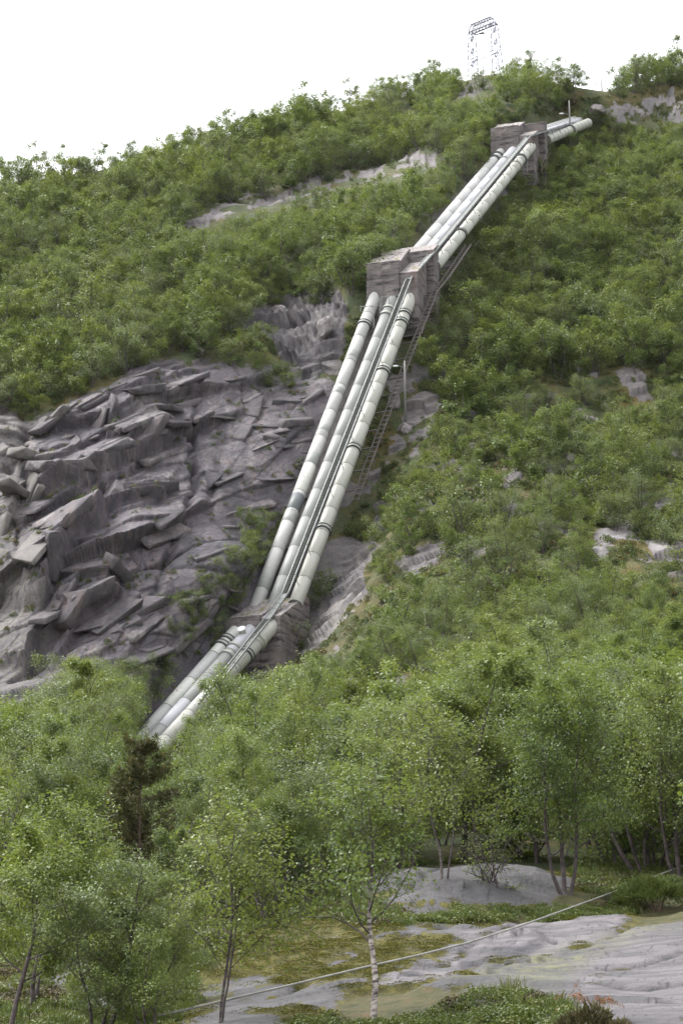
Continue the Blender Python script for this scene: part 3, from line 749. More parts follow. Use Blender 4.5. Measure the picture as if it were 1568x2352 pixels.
iscl = padded(cl, 0, 0)[:-1, :-1] > 0.5
def sub(name, sel, mat):
    fs = quad[sel]
    used, inv = np.unique(fs, return_inverse=True)
    me = mesh_np(name, ALL.reshape(-1, 3)[used], inv.reshape(-1, 4), [mat], True, {k: v.ravel()[used] for k, v in attrs.items()})
    if name == 'cliff': me.polygons.foreach_set('use_smooth', np.zeros(len(fs), bool))
    return tag(link(name, me), kind='structure')
sub('rock_slab_terrain', isf, M_SLAB)
CLIFF_O = sub('cliff', iscl & ~isf, M_HILL)
sub('hill', ~iscl & ~isf, M_HILL)
gm = MB(); gm.add([(-6000, -6000, -31), (6000, -6000, -31), (6000, 6000, -31), (-6000, 6000, -31)], [(0, 1, 2, 3)])
tag(gm.build('ground', M_HILL), kind='structure')

NR0 = len(ROWV)
def ground(u, v):
    """point and normal of the finished surface at a photo position"""
    u = np.asarray(u, float); v = np.asarray(v, float)
    fi = np.interp(u, COLU, np.arange(len(COLU)))
    S = np.interp(u, COLU, SKY)
    lo = np.interp(-v, -ROWV, np.arange(NR0))
    hi = NR0 - 1 + (800 - v) / (800 - S) * NT_
    fj = np.where(v >= 800, lo, np.clip(hi, 0, PP.shape[1] - 1.001))
    i = np.clip(fi.astype(int), 0, len(COLU) - 2); j = np.clip(fj.astype(int), 0, PP.shape[1] - 2)
    a = (fi - i)[..., None]; b = (fj - j)[..., None]
    f = lambda G: (G[i, j] * (1 - a) + G[i + 1, j] * a) * (1 - b) + (G[i, j + 1] * (1 - a) + G[i + 1, j + 1] * a) * b
    return f(PP), f(NN)
def gattr(A, u, v):
    fi = np.interp(u, COLU, np.arange(len(COLU))); S = np.interp(u, COLU, SKY)
    fj = np.where(v >= 800, np.interp(-np.asarray(v, float), -ROWV, np.arange(NR0)), np.clip(NR0 - 1 + (800 - v) / (800 - S) * NT_, 0, A.shape[1] - 1))
    return A[np.clip(np.rint(fi).astype(int), 0, A.shape[0] - 1), np.clip(np.rint(fj).astype(int), 0, A.shape[1] - 1)]

# ------------------------------------------------------------------ fractured slabs of the cliff, each a piece of its own
def hull_slab(rng, L, W, T):
    import bmesh
    bm = bmesh.new()
    shear = rng.uniform(-.5, .5) * W
    for i in (-1, 1):
        for j in (-1, 1):
            for k in (-1, 1):
                x = i * L / 2 * rng.uniform(.72, 1.08) + j * shear * .5; y = j * W / 2 * rng.uniform(.7, 1.1); z = k * T / 2 * rng.uniform(.75, 1.1)
                if k > 0 and j > 0: z *= .55        # thins towards its upper edge
                bm.verts.new((x, y, z))
    for _ in range(3):
        bm.verts.new((rng.uniform(-.5, .5) * L, rng.choice([-1, 1]) * W * rng.uniform(.42, .56), T * rng.uniform(-.2, .42)))
    r_ = bmesh.ops.convex_hull(bm, input=bm.verts)
    bmesh.ops.delete(bm, geom=[g for g in r_['geom_interior'] if isinstance(g, bmesh.types.BMVert)], context='VERTS')
    bmesh.ops.bevel(bm, geom=list(bm.edges), offset=0.05, segments=1, affect='EDGES')
    bmesh.ops.triangulate(bm, faces=bm.faces)
    for _ in range(2):
        es = [e for e in bm.edges if e.calc_length() > 1.0]
        if es:
            bmesh.ops.subdivide_edges(bm, edges=es, cuts=1); bmesh.ops.triangulate(bm, faces=[f for f in bm.faces if len(f.verts) > 3])
    bm.normal_update()
    P_ = np.array([v.co for v in bm.verts]); N_ = np.array([v.normal for v in bm.verts])
    P_ = P_ + N_ * (0.05 * fbm(P_ / .7 + rng.uniform(0, 50), 3))[:, None]
    F_ = np.array([[v.index for v in f.verts] for f in bm.faces]); bm.free()
    return P_, F_
rs = np.random.default_rng(41)
def cliff_slab(u, v, L, W, T, du, dv, out=.25, wet_=.7, tilt=.25):
    P_, N_ = ground(np.array([u]), np.array([v])); Q_, _ = ground(np.array([u + du * 12.]), np.array([v + dv * 12.]))
    d = Vector(Q_[0] - P_[0]).normalized()
    n = Vector((-0.18, -0.80, 0.56)).lerp(Vector(N_[0]), .3); n = (n - d * n.dot(d)).normalized()
    b = n.cross(d).normalized()
    if b.z < 0: b = -b; d = -d
    nn = (n + b * tilt).normalized(); bb = nn.cross(d).normalized()
    if bb.z < 0: bb = -bb
    V_, F_ = hull_slab(rs, L, W, T)
    M = np.array([list(d), list(bb), list(nn)])
    V_ = V_ @ M + P_[0] + np.array(nn) * T * (out - .25)
    k = len(V_); tn_ = rs.uniform(.1, .95)
    me = mesh_np('rock_slab', V_, F_, [M_HILL], False, {'rock': np.full(k, 1.4), 'moss': np.zeros(k), 'wet': np.full(k, wet_ * rs.uniform(.4, 1.1)), 'pale': np.zeros(k), 'lichen': np.full(k, .15 if wet_ > .4 else .5), 'dark': np.full(k, rs.choice([0, 0, .3, .6, .8]) if wet_ > .4 else 0.), 'crack': np.zeros(k), 'tone': np.full(k, tn_)})
    link('rock_slab', me, CLIFF_O)
for si, (pts, A, w) in enumerate(STEPS):
    if si in (7, 8): continue
    seg = [math.hypot(b[0] - a[0], b[1] - a[1]) for a, b in zip(pts[:-1], pts[1:])]
    tot = sum(seg); pos = 10
    while pos < tot - 6:
        a = pos; k = 0
        while k < len(seg) - 1 and a > seg[k]: a -= seg[k]; k += 1
        p, q = pts[k], pts[k + 1]; dx, dy = (q[0] - p[0]) / seg[k], (q[1] - p[1]) / seg[k]
        u, v = p[0] + dx * a, p[1] + dy * a
        L = min(rs.uniform(80, 150), tot * .85) * .043; W = min(1.1 + .8 * A, 3.0) * rs.uniform(.7, 1.1); T = min(.55 + .38 * A, 1.35) * rs.uniform(.8, 1.2)
        nx, ny = (dy, -dx)
        if ny > 0 or (abs(ny) < .25 and nx > 0): nx, ny = -nx, -ny
        off = W / 2 / .043 * .62
        cliff_slab(u + nx * off, v + ny * off, L, W, T, dx, dy, .02, .9 if u > 120 else .35, .2)
        pos += L / .043 * rs.uniform(.62, .9)
lin = [(cu_, cv_) for cu_, cv_ in zip(rs.uniform(-60, 740, 420), rs.uniform(870, 1620, 420))]
n_sl = 0
for u, v in lin:
    if not in_poly(np.array([u]), np.array([v]), CLIFF)[0]: continue
    if in_poly(np.array([u]), np.array([v]), [(240, 1170), (370, 1160), (360, 1350), (240, 1380), (190, 1330)])[0]: continue
    if math.hypot((u - 300) / 90, (v - 1090) / 45) < 1: continue
    right_ = u > 470
    if u < 110 and v > 1420: continue
    if rs.random() < (.72 if right_ else .58): continue
    an = R(rs.normal(26 if not right_ else 12, 9)); 
    if v > 1280 and u < 200: an = R(rs.normal(58, 10))
    L = rs.uniform(2.4, 7.0) * (.7 if right_ else 1); W = min(L * rs.uniform(.28, .55), 2.8); T = rs.uniform(.5, .9) * (.55 if right_ else 1)
    cliff_slab(u, v, L, W, T, math.cos(an), -math.sin(an), rs.uniform(-.24, -.08), .9 if u > 110 else .3, rs.uniform(.05, .25)); n_sl += 1
print('slabs', n_sl)
# ------------------------------------------------------------------ penstock: three pipes, bend by bend
PR = 0.74
def lerp(a, b, t): return a + (b - a) * t
def ring_mesh(name, r, L, mat, n=28, r_in=None, bev=0.015):
    """closed ring / cylinder along local Z from 0 to L"""
    prof = [(r - bev, 0), (r, bev), (r, L - bev), (r - bev, L)]
    v = []; f = []
    for rr, z in prof:
        v += [(rr * math.cos(2 * math.pi * k / n), rr * math.sin(2 * math.pi * k / n), z) for k in range(n)]
    for i in range(len(prof) - 1):
        f += [(i * n + k, i * n + (k + 1) % n, (i + 1) * n + (k + 1) % n, (i + 1) * n + k) for k in range(n)]
    f.append(tuple(reversed(range(n)))); f.append(tuple(3 * n + k for k in range(n)))
    me = bpy.data.meshes.new(name); me.from_pydata(v, [], f)
    me.polygons.foreach_set('use_smooth', [len(p.vertices) == 4 for p in me.polygons])
    me.materials.append(mat); me.update(); return me
def place_along(o, p, d, roll=0.0):
    o.rotation_mode = 'QUATERNION'
    o.rotation_quaternion = d.to_track_quat('Z', 'Y')
    o.location = p
def t_at_v(A, B, v):
    ts = np.linspace(0, 1, 801); q = np.array(A)[None] * (1 - ts[:, None]) + np.array(B)[None] * ts[:, None]
    return float(ts[np.argmin(np.abs(proj(q)[1] - v))])
SEGN = {0: 4, 1: 12, 2: 9, 3: 4, 4: 4}
SPEC = {
    'a': ('pale grey steel penstock on the cliff side of the bundle with one dark band', M_PIPE_A),
    'b': ('greenish grey steel penstock running between the other two', M_PIPE_B),
    'c': ('cream weathered steel penstock carrying the stairway, beside the rail track', M_PIPE_C),
}
COLLARS = {'a': [(1, 751, 0), (0, 1477, 0), (0, 1490, 0), (2, 362, 0), (2, 370, 0)], 'b': [(1, 716, 1), (1, 730, 1), (0, 1494, 1), (0, 1512, 1), (2, 372, 1)],
           'c': [(1, 726, 0), (1, 746, 0), (1, 858, 0), (1, 1037, 0), (1, 1221, 0), (0, 1508, 0), (0, 1475, 1), (2, 368, 0), (2, 382, 1), (2, 540, 0), (3, 300, 0)]}
DARK = {'a': (1160,)}
RUST = {'a': (1112, 1494, 1600)}
SEAM_M = ring_mesh('weld_seam', PR + 0.022, 0.09, M_SEAM)
COLL_M = ring_mesh('expansion_collar', PR + 0.10, 0.42, M_PIPE_C); FLG_M = ring_mesh('flange', PR + 0.17, 0.13, M_COLLAR)
rp = random.Random(11)
NODES = {k: [V3(*p) for p in PIPE[k]] for k in PIPE}
for key, (lab, mat) in SPEC.items():
    nd = NODES[key]
    root = empty('penstock_pipe', nd[0], lab, 'pipe', 'three parallel penstock pipes')
    segs = [(nd[0], nd[1]), (nd[2], nd[3]), (nd[4], nd[5]), (nd[6], nd[7])]
    for si, (A, B) in enumerate(segs):
        d = (B - A); L = d.length; d.normalize()
        if si == 0: A = A - d * 12; L += 12
        ea, eb = {0: (0, -.2), 1: (2.2, 0.8), 2: (1.6, 0.8), 3: (1.0, 3.0)}[si]
        A = A - d * ea; B = B + d * eb; L += ea + eb
        n = {0: 7, 1: 12, 2: 9, 3: 12, 4: 12}[si]
        if key == 'c' and si in (1, 2): n = {1: 15, 2: 13}[si]
        sl = L / n
        secs = {}
        for k in range(n):
            mid = A + d * (sl * (k + 0.5)); mv = float(proj(np.array(mid))[1])
            m = mat
            if key == 'b' and si in (2, 3, 4): m = M_PIPE_L
            if key == 'b' and si == 0: m = M_PIPE_B if k % 3 else M_PIPE_L
            half = abs(float(proj(np.array(A + d * sl * k))[1]) - float(proj(np.array(A + d * sl * (k + 1)))[1])) / 2
            if any(abs(mv - q) < half for q in RUST.get(key, ())): m = M_PIPE_R
            if m not in secs: secs[m] = ring_mesh('pipe_section', PR, sl - 0.02, m)
            o = link('pipe_section', secs[m], root); place_along(o, A + d * (sl * k + 0.01) - nd[0], d)
            q = link('weld_seam', SEAM_M, root); place_along(q, A + d * (sl * k - 0.045) - nd[0], d)
        for (cs, cv_, pale_) in COLLARS[key]:
            if cs != si: continue
            t = t_at_v(A, B, cv_); p = A.lerp(B, t)
            c = link('expansion_collar', COLL_M, root); place_along(c, p - nd[0], d)
            f = link('flange', FLG_M if not pale_ else ring_mesh('flange', PR + 0.15, 0.11, mat), c); f.location = (0, 0, -0.06)
            if not pale_:
                f2_ = link('flange', FLG_M, c); f2_.location = (0, 0, 0.40)
        if key == 'a' and si == 1:
            for vv, hh in ((1160, 2.7),):
                t = t_at_v(A, B, vv); p = A.lerp(B, t)
                o = link('repair_sleeve', ring_mesh('repair_sleeve', PR + 0.02, hh, M_PIPE_D), root); place_along(o, p - d * hh / 2 - nd[0], d)
                o['label'] = 'dark grey repair sleeve'
                o = link('repair_sleeve', ring_mesh('repair_sleeve', PR + 0.03, 0.25, M_PIPE_A), root); place_along(o, p - d * (hh / 2 + 0.3) - nd[0], d)
            for vv, hh in ((820, 1.3), (905, 1.1), (990, 1.0), (1060, 2.0), (1195, 1.6), (1345, 2.0)):
                t = t_at_v(A, B, vv); p = A.lerp(B, t)
                o = link('repair_sleeve', ring_mesh('repair_sleeve', PR + 0.018, hh, mat_sleeve[rp.randrange(3)] if 'mat_sleeve' in globals() else M_PIPE_B), root); place_along(o, p - d * hh / 2 - nd[0], d)
# manhole on the middle pipe below the lowest block
A, B = NODES['b'][0], NODES['b'][1]
d = (B - A).normalized(); p = A.lerp(B, t_at_v(A, B, 1466))
up = (Vector((0, 0, 1)) - d * d.z).normalized(); up = (up + Vector((0, -0.5, 0.2))).normalized()
mh = empty('manhole_neck', p + up * 0.6, 'short round manhole neck with a lid on the middle pipe below the lowest block', 'manhole')
o = link('neck', ring_mesh('neck', 0.36, 0.55, M_PIPE_C), mh); place_along(o, Vector((0, 0, 0)), up)
o = link('lid', ring_mesh('lid', 0.43, 0.10, M_LAMP), mh); place_along(o, up * 0.55, up)

# ------------------------------------------------------------------ anchor blocks
def rough_prism(name, prof, width, r_, a_, org, mat, parent, amp=0.06, seed=0):
    """prism with profile (along, up), extruded 'width' along r_; faces cut up and roughened"""
    import bmesh
    bm = bmesh.new()
    n = len(prof)
    v0 = [bm.verts.new(org + a_ * s + Vector((0, 0, 1)) * z) for s, z in prof]
    v1 = [bm.verts.new(org + r_ * width + a_ * s + Vector((0, 0, 1)) * z) for s, z in prof]
    bm.faces.new(v0); bm.faces.new(list(reversed(v1)))
    for i in range(n):
        bm.faces.new((v0[i], v1[i], v1[(i + 1) % n], v0[(i + 1) % n])[::-1])
    bmesh.ops.recalc_face_normals(bm, faces=bm.faces)
    bmesh.ops.bevel(bm, geom=list(bm.edges), offset=0.07, segments=1, affect='EDGES', profile=0.5)
    bmesh.ops.triangulate(bm, faces=bm.faces)
    for it in range(4):
        es = [e for e in bm.edges if e.calc_length() > 0.42]
        if not es: break
        bmesh.ops.subdivide_edges(bm, edges=es, cuts=1)
        bmesh.ops.triangulate(bm, faces=[f for f in bm.faces if len(f.verts) > 3])
    bm.normal_update()
    P = np.array([v.co for v in bm.verts]); N = np.array([v.normal for v in bm.verts])
    dsp = amp * fbm(P / 0.8 + seed, 3) + 0.5 * amp * np.sign(perlin(P * np.array([0.4, 0.4, 3.0]) + seed)) * sstep(0, .3, perlin(P / 2.2 + 40))
    for v, q in zip(bm.verts, P + N * dsp[:, None]): v.co = Vector(q) 
    me = bpy.data.meshes.new(name); bm.to_mesh(me); bm.free()
    me.materials.append(mat)
    return me
def anchor(name_label, TL, psi, w, dep, rise, down, w2, drop, dep2, rise2, seed, back=None):
    org = V3(*TL)
    a_ = Vector((math.sin(psi), math.cos(psi), 0)); r_ = Vector((math.cos(psi), -math.sin(psi), 0))
    root = empty('anchor_block', org, name_label, 'concrete block', 'anchor blocks where the pipes bend')
    z = Vector((0, 0, 0))
    me = rough_prism('main_block', [(0, -down), (0, 0), (dep * 0.12, 0.08), (dep, rise), (dep + 1.0, rise - 0.3), (dep + 1.0, rise - down)], w, r_, a_, z, M_CONC, root, 0.07, seed)
    link('main_block', me, root)
    me = rough_prism('side_block', [(0, -down), (0, 0), (dep2, rise2), (dep2 + 0.8, rise2 - 0.2), (dep2 + 0.8, rise2 - down)], w2, r_, a_, r_ * (w + 0.004) + a_ * 0.15 - Vector((0, 0, drop)), M_CONC, root, 0.04, seed + 5)
    link('side_block', me, root)
    if back:
        s0, s1, x0, z0, z1 = back
        me = rough_prism('rear_block', [(s0, -down), (s0, z0), (s1, z1), (s1, -down)], w + w2 + 0.95 - x0, r_, a_, r_ * x0, M_CONC, root, 0.04, seed + 9)
        link('rear_block', me, root)
    return root
anchor('low dark fronted concrete anchor block with a pale broken top, lowest on the pipes', (516.5, 1421, 216.6), R(26), 4.0, 5.0, 3.1, 7.5, 2.25, 0.35, 5.7, 3.5, 1)
anchor('tall weathered concrete anchor block halfway up with red brown side face', (840.5, 605, 249.3), R(16), 4.15, 5.6, 4.0, 8.5, 2.3, 1.75, 5.2, 3.7, 20, (4.9, 7.4, 2.6, 3.15, 5.0))
anchor('square stained concrete anchor block highest up the pipes under the pylon', (1125, 294, 300.0), R(16), 4.3, 5.5, 3.3, 8.5, 2.2, 1.9, 4.8, 3.1, 47, (4.7, 6.8, 2.4, 2.4, 3.4))

# ------------------------------------------------------------------ stairway on the pipe nearest the track
SP = [V3(*p) for p in [(462, 1616, 202.6), (501, 1566, 204.4), (614, 1422, 213.9), (656, 1361, 217.2), (938, 641, 247.6), (992, 580, 252.3), (1213, 313, 296.0), (1317, 281, 318.0)]]
st = empty('stairway', SP[0], 'narrow grey metal stairway climbing along the cream pipe', 'stairway')
W_ = 0.36
treads = MB(); 
tread_me = None
def side_of(d): return d.cross(Vector((0, 0, 1))).normalized()
for side in (-1, 1):
    mb = MB(); hr = MB()
    for i in range(len(SP) - 1):
        A, B = SP[i], SP[i + 1]; r_ = side_of(B - A)
        mb.bar(A + r_ * side * W_ - SP[0], B + r_ * side * W_ - SP[0], 0.07, 0.20)
        up_ = Vector((0, 0, 0.42))
    mb.build('stringer', M_STEEL, st)
mbt = MB(); mbt.box((0, 0, 0), 2 * W_ - 0.08, 0.17, 0.035); TREAD = mbt.mesh('tread', M_GRATE)
mbp = MB(); mbp.box((0, 0, 0), 2 * W_ - 0.08, 0.94, 0.04); PANEL = mbp.mesh('walkway_panel', M_GRATE)
cnt = 0
for i in range(len(SP) - 1):
    A, B = SP[i], SP[i + 1]; d = B - A; L = d.length; d.normalize(); r_ = side_of(d)
    flat = i in (2, 4, 5, 6)
    stp = 1.0 if flat else 0.30
    for k in range(int(L / stp)):
        p = A + d * (stp * (k + 0.5)) - SP[0]
        o = link('walkway_panel' if flat else 'tread', PANEL if flat else TREAD, st)
        if flat:
            o.matrix_local = Matrix.Translation(p) @ Matrix((r_, d, r_.cross(d))).transposed().to_4x4()
        else:
            hd = Vector((d.x, d.y, 0)).normalized()
            o.matrix_local = Matrix.Translation(p) @ Matrix((r_, hd, Vector((0, 0, 1)))).transposed().to_4x4()
        cnt += 1
    # stays from the stair down over the pipe
    nb = max(1, int(L / 4.6))
    for k in range(nb):
        p = A + d * (L * (k + 0.5) / nb) - SP[0]
        mb = MB(); mb.bar(p + r_ * W_ + Vector((0, 0, .25)), p + r_ * (W_ + 0.45) + Vector((0, 0.25, -0.95)), 0.06)
        mb.build('stay', M_GRATE, st)

# ------------------------------------------------------------------ inclined rail track
TP = [V3(*p) for p in [(815, 1150, 230.0), (846, 1062, 233.2), (929, 843, 242.6), (999, 668, 250.8), (1022, 640, 253.6), (1075, 562, 263.5)]]
tr = empty('inclined_track', TP[0], 'rusty inclined rail track on timber sleepers beside the pipes', 'rail track')
G_ = 0.38
for side in (-1, 1):
    mb = MB()
    for i in range(len(TP) - 1):
        A, B = TP[i], TP[i + 1]; r_ = side_of(B - A)
        mb.bar(A + r_ * side * G_ - TP[0], B + r_ * side * G_ - TP[0], 0.09, 0.13)
    mb.build('rail', M_RAIL, tr)
mbt = MB(); mbt.box((0, 0, 0), 0.98, 0.14, 0.10); TIE = mbt.mesh('sleeper', M_TIE)
mbt = MB(); mbt.box((-0.7, 0, 0), 2.2, 0.14, 0.14); BEAM = mbt.mesh('support_beam', M_TIE)
kk = 0
for i in range(len(TP) - 1):
    A, B = TP[i], TP[i + 1]; d = B - A; L = d.length; d.normalize(); r_ = side_of(d)
    for k in range(int(L / 0.85)):
        p = A + d * (0.85 * (k + 0.5)) - TP[0]
        big = kk % 4 == 2; kk += 1
        o = link('support_beam' if big else 'sleeper', BEAM if big else TIE, tr)
        o.matrix_local = Matrix.Translation(p - r_.cross(d) * 0.15) @ Matrix((r_, d, r_.cross(d))).transposed().to_4x4() @ Matrix.Rotation(rp.uniform(-.05, .05), 4, 'Z')
        if kk % 3 == 0:
            mb = MB(); q = p + r_ * G_ * rp.choice((-1, 1)); mb.bar(q, q + Vector((0, 0.5, -1.3)), 0.09); mb.build('trestle_post', M_TIE, tr)
# short flight of brown timber steps beside the highest block
S0, S1 = V3(1232, 392, 300.5), V3(1252, 352, 306.0)
ws = empty('timber_steps', S0, 'brown timber steps beside the highest concrete block', 'steps')
d = S1 - S0; r_ = side_of(d)
mbt = MB(); mbt.box((0, 0, 0), 1.5, 0.25, 0.06); STEP = mbt.mesh('step', M_WOODSTEP)
for k in range(12):
    o = link('step', STEP, ws); hd = Vector((d.x, d.y, 0)).normalized()
    o.matrix_local = Matrix.Translation(d * (k / 11)) @ Matrix((r_, hd, Vector((0, 0, 1)))).transposed().to_4x4()
for sgn in (-1, 1):
    mb = MB(); mb.bar(r_ * .75 * sgn, d + r_ * .75 * sgn, 0.08, 0.2); mb.build('stringer', M_WOODSTEP, ws)
    mb = MB(); mb.bar(r_ * .75 * sgn + Vector((0, 0, -.6)), r_ * .75 * sgn + Vector((0, 0, .9)), 0.09); mb.bar(d + r_ * .75 * sgn, d + r_ * .75 * sgn + Vector((0, 0, .9)), 0.09)
    mb.bar(r_ * .75 * sgn + Vector((0, 0, .9)), d + r_ * .75 * sgn + Vector((0, 0, .9)), 0.06); mb.build('handrail', M_POST, ws)

# service rails and ladders round the pipes under the blocks
def frame_rail(name, label, pts, posts, r=0.045):
    org = V3(*pts[0]); root = empty(name, org, label, 'railing', 'service railings across the pipes')
    mb = MB()
    for a, b in zip(pts[:-1], pts[1:]): mb.bar(V3(*a) - org, V3(*b) - org, r * 1.6)
    mb.build('top_rail', M_STEEL, root)
    for (u, v, D, dv) in posts:
        mb = MB(); a = V3(u, v, D) - org; b = V3(u, v + dv, D) - org; mb.bar(a, b, r * 2); mb.build('post', M_STEEL, root)
frame_rail('service_railing', 'thin grey railing across the pipes just under the tall block', [(873, 683, 247.6), (900, 679, 247.4), (922, 677, 247.2)], [(876, 680, 247.6, 40), (893, 679, 247.4, 22), (919, 676, 247.2, 24), (921, 690, 247.0, 20)])
frame_rail('service_railing', 'grey railing posts between pale and greenish pipes below the tall block', [(828, 704, 247.8), (872, 702, 247.0)], [(872, 685, 247.0, 34), (858, 719, 246.0, 34), (897, 718, 246.0, 30), (828, 702, 247.8, 14)])
frame_rail('service_railing', 'grey railing with end posts across the pipes below the highest block', [(1097, 377, 297.5), (1127, 371, 297.2), (1146, 369, 297), (1164, 364, 296.5), (1176, 362, 296.2)], [(1098, 375, 297.5, 24), (1107, 374, 297.4, 14), (1143, 369, 297, 14), (1148, 369, 297, 14), (1176, 361, 296, 18), (1210, 368, 295.5, 28), (1202, 376, 295.8, 20)])

# ------------------------------------------------------------------ lamp posts
def lamp(label, top, base, D, arm=None):
    b = V3(base[0], base[1], D); t = V3(top[0], top[1], D); t.x = b.x; t.y = b.y
    H = t.z - b.z
    root = empty('lamp_post', b, label, 'lamp post', 'lamp posts along the pipes' if arm else None)
    mb = MB(); mb.tube([(0, 0, -1.5), (0, 0, H * .5), (0, 0, H)], [0.15, 0.13, 0.11], 8); mb.build('pole', M_POST, root, True)
    if arm:
        e = V3(arm[0], arm[1], D) - b
        s = Vector((0, 0, e.z - 0.35))
        mb = MB(); mb.tube([s, s + (e - s) * .35 + Vector((0, 0, .22)), s + (e - s) * .6 + Vector((0, 0, .18))], 0.035, 6); mb.build('arm', M_STEEL, root, True)
        mb = MB(); q = s + (e - s) * .55 + Vector((0, 0, .18)); mb.tube([q, q + (e - q) * .25, q + (e - q) * .8, e], [0.06, 0.13, 0.12, 0.05], 8); mb.build('lamp_head', M_LAMP, root, True)
    return root
lamp('timber lamp post with a pale lamp standing beside the inclined rail track', (929, 829), (930, 940), 239.5, (902, 841))
lamp('tall timber lamp post in front of the white end of the pipes', (1307, 231), (1309, 318), 316, (1283, 261))
lamp('lamp post on the ridge where the stairway leaves the pipes', (1382, 183), (1382, 222), 346, (1362, 191))
o = lamp('bare stubby timber post without a lamp on the ridge rocks', (1361, 205), (1361, 232), 342); o['category'] = 'post'
wa, wb = V3(1361, 228, 342), V3(1296, 302, 316)
mb = MB(); mb.tube([(0, 0, 0), (wb - wa) * .5 + Vector((0, 0, -.4)), wb - wa], 0.05, 6)
o = link('guide_cable', mb.mesh('guide_cable', M_STEEL, True)); o.location = wa; tag(o, 'thin cable running from the bare post down to the white pipe end', 'cable')

# ------------------------------------------------------------------ pylon on the ridge
gp, _ = ground(np.array([1088.0]), np.array([184.0]))
base_z = float(V3(1085, 162, 368).z)
pb = V3(1085, 162, 368); pb.z -= 2.6
py = empty('lattice_pylon', pb, 'steel lattice portal pylon standing on the ridge above the trees', 'pylon')
e1 = Vector((0.77, -0.64, 0)); e2 = Vector((0.64, 0.77, 0))
HB = 10.6; SPAN = 5.0
def legchords(ox, top_w, bot_w, lean):
    out = []
    for i, j in ((-1, -1), (1, -1), (1, 1), (-1, 1)):
        b = e1 * (ox - lean + i * bot_w / 2) + e2 * (j * bot_w / 2)
        t = e1 * (ox + lean * 0.2 + i * top_w / 2) + e2 * (j * top_w / 2) + Vector((0, 0, HB))
        out.append((b, t))
    return out
for li, (ox, ln) in enumerate(((0, 0.0), (SPAN + 0.2, -0.55))):
    ch = legchords(ox, 0.95, 1.5, ln)
    leg = MB()
    for b, t in ch: leg.bar(b, t, 0.13)
    lg = leg.build('leg', M_PYLON, py)
    br = MB(); N_ = 8
    for k in range(4):
        b0, t0 = ch[k]; b1, t1 = ch[(k + 1) % 4]
        for s in range(N_):
            f0, f1_ = s / N_, (s + 1) / N_
            p0, p1 = b0.lerp(t0, f0), b1.lerp(t1, f1_)
            if (s + k) % 2: p0, p1 = b1.lerp(t1, f0), b0.lerp(t0, f1_)
            br.bar(p0, p1, 0.07)
            if s in (3, 5, 7): br.bar(b0.lerp(t0, f0), b1.lerp(t1, f0), 0.07)
    br.build('bracing', M_PYLON, lg)
bm_ = MB(); bl = []
for j in (-1, 1):
    lo0 = e1 * -0.5 + e2 * j * .48 + Vector((0, 0, HB)); lo1 = e1 * (SPAN + 0.4) + e2 * j * .48 + Vector((0, 0, HB))
    hi0 = e1 * 0.1 + e2 * j * .40 + Vector((0, 0, HB + 1.5)); hi1 = e1 * (SPAN - 0.4) + e2 * j * .40 + Vector((0, 0, HB + 1.5))
    bm_.bar(lo0, lo1, 0.2); bm_.bar(hi0, hi1, 0.17); bm_.bar(lo0, hi0, 0.14); bm_.bar(lo1, hi1, 0.14); bl.append((lo0, lo1, hi0, hi1))
beam = bm_.build('cross_beam', M_PYLON, py)
br = MB()
for (lo0, lo1, hi0, hi1) in bl:
    for k in range(7):
        a, b = k / 7, (k + 1) / 7
        br.bar(lo0.lerp(lo1, a), hi0.lerp(hi1, b), 0.07); br.bar(hi0.lerp(hi1, a), lo0.lerp(lo1, b), 0.07)
for k in range(9):
    for q in (0, 2):
        br.bar(bl[0][q].lerp(bl[0][q + 1], k / 8), bl[1][q].lerp(bl[1][q + 1], k / 8), 0.08)
        if k < 8: br.bar(bl[0][q].lerp(bl[0][q + 1], k / 8), bl[1][q].lerp(bl[1][q + 1], (k + 1) / 8), 0.06)
br.build('bracing', M_PYLON, beam)
tie = MB()
zl = 4.7
for j in (-.6, .6):
    tie.bar(e1 * 0 + e2 * j + Vector((0, 0, zl)), e1 * (SPAN + .4) + e2 * j + Vector((0, 0, zl)), 0.11)
tie.bar(e1 * 0 + Vector((0, 0, zl - .3)), e1 * (SPAN / 2) + Vector((0, 0, zl)), 0.09); tie.bar(e1 * (SPAN / 2) + Vector((0, 0, zl)), e1 * 0.3, 0.06); tie.bar(e1 * (SPAN / 2) + Vector((0, 0, zl)), e1 * (SPAN), 0.06)
tie.build('tie_beam', M_PYLON, py)
hg = MB(); c = e1 * 1.9 + Vector((0, 0, HB - 0.95))
for s in (-0.35, 0.35): hg.bar(c + e1 * s, c + e1 * s + Vector((0, 0, 0.95)), 0.05)
hg.add([c + e1 * -.9 + e2 * 0, c + e1 * .8 + e2 * -.3, c + e1 * .9 + e2 * .3, c + e1 * -.9 + e2 * -.9 + Vector((0, 0, -.35)), c + e1 * .7 + e2 * -.7 + Vector((0, 0, -.3)), c + e1 * .8 + e2 * .2 + Vector((0, 0, -.28))],
       [(0, 1, 2), (3, 5, 4), (0, 3, 4, 1), (1, 4, 5, 2), (2, 5, 3, 0)])
hg.build('hanging_platform', M_PYLON, py)
for zz, ll in ((HB - 0.1, .5), (HB - .9, .4), (HB - 2.6, 1.0)):
    mb = MB(); q = e1 * -.5 + Vector((0, 0, zz)); mb.tube([q, q - e1 * ll * .5, q - e1 * ll], [.06, .09, .05], 6); mb.build('insulator', M_PYLON, py)
def wire(label, a, b, sag, r=0.014):
    pts = [a.lerp(b, t) + Vector((0, 0, -sag * 4 * t * (1 - t))) - a for t in np.linspace(0, 1, 13)]
    mb = MB(); mb.tube(pts, r, 5); o = link('power_line', mb.mesh('power_line', M_PYLON, True)); o.location = a
    tag(o, label, 'power line')
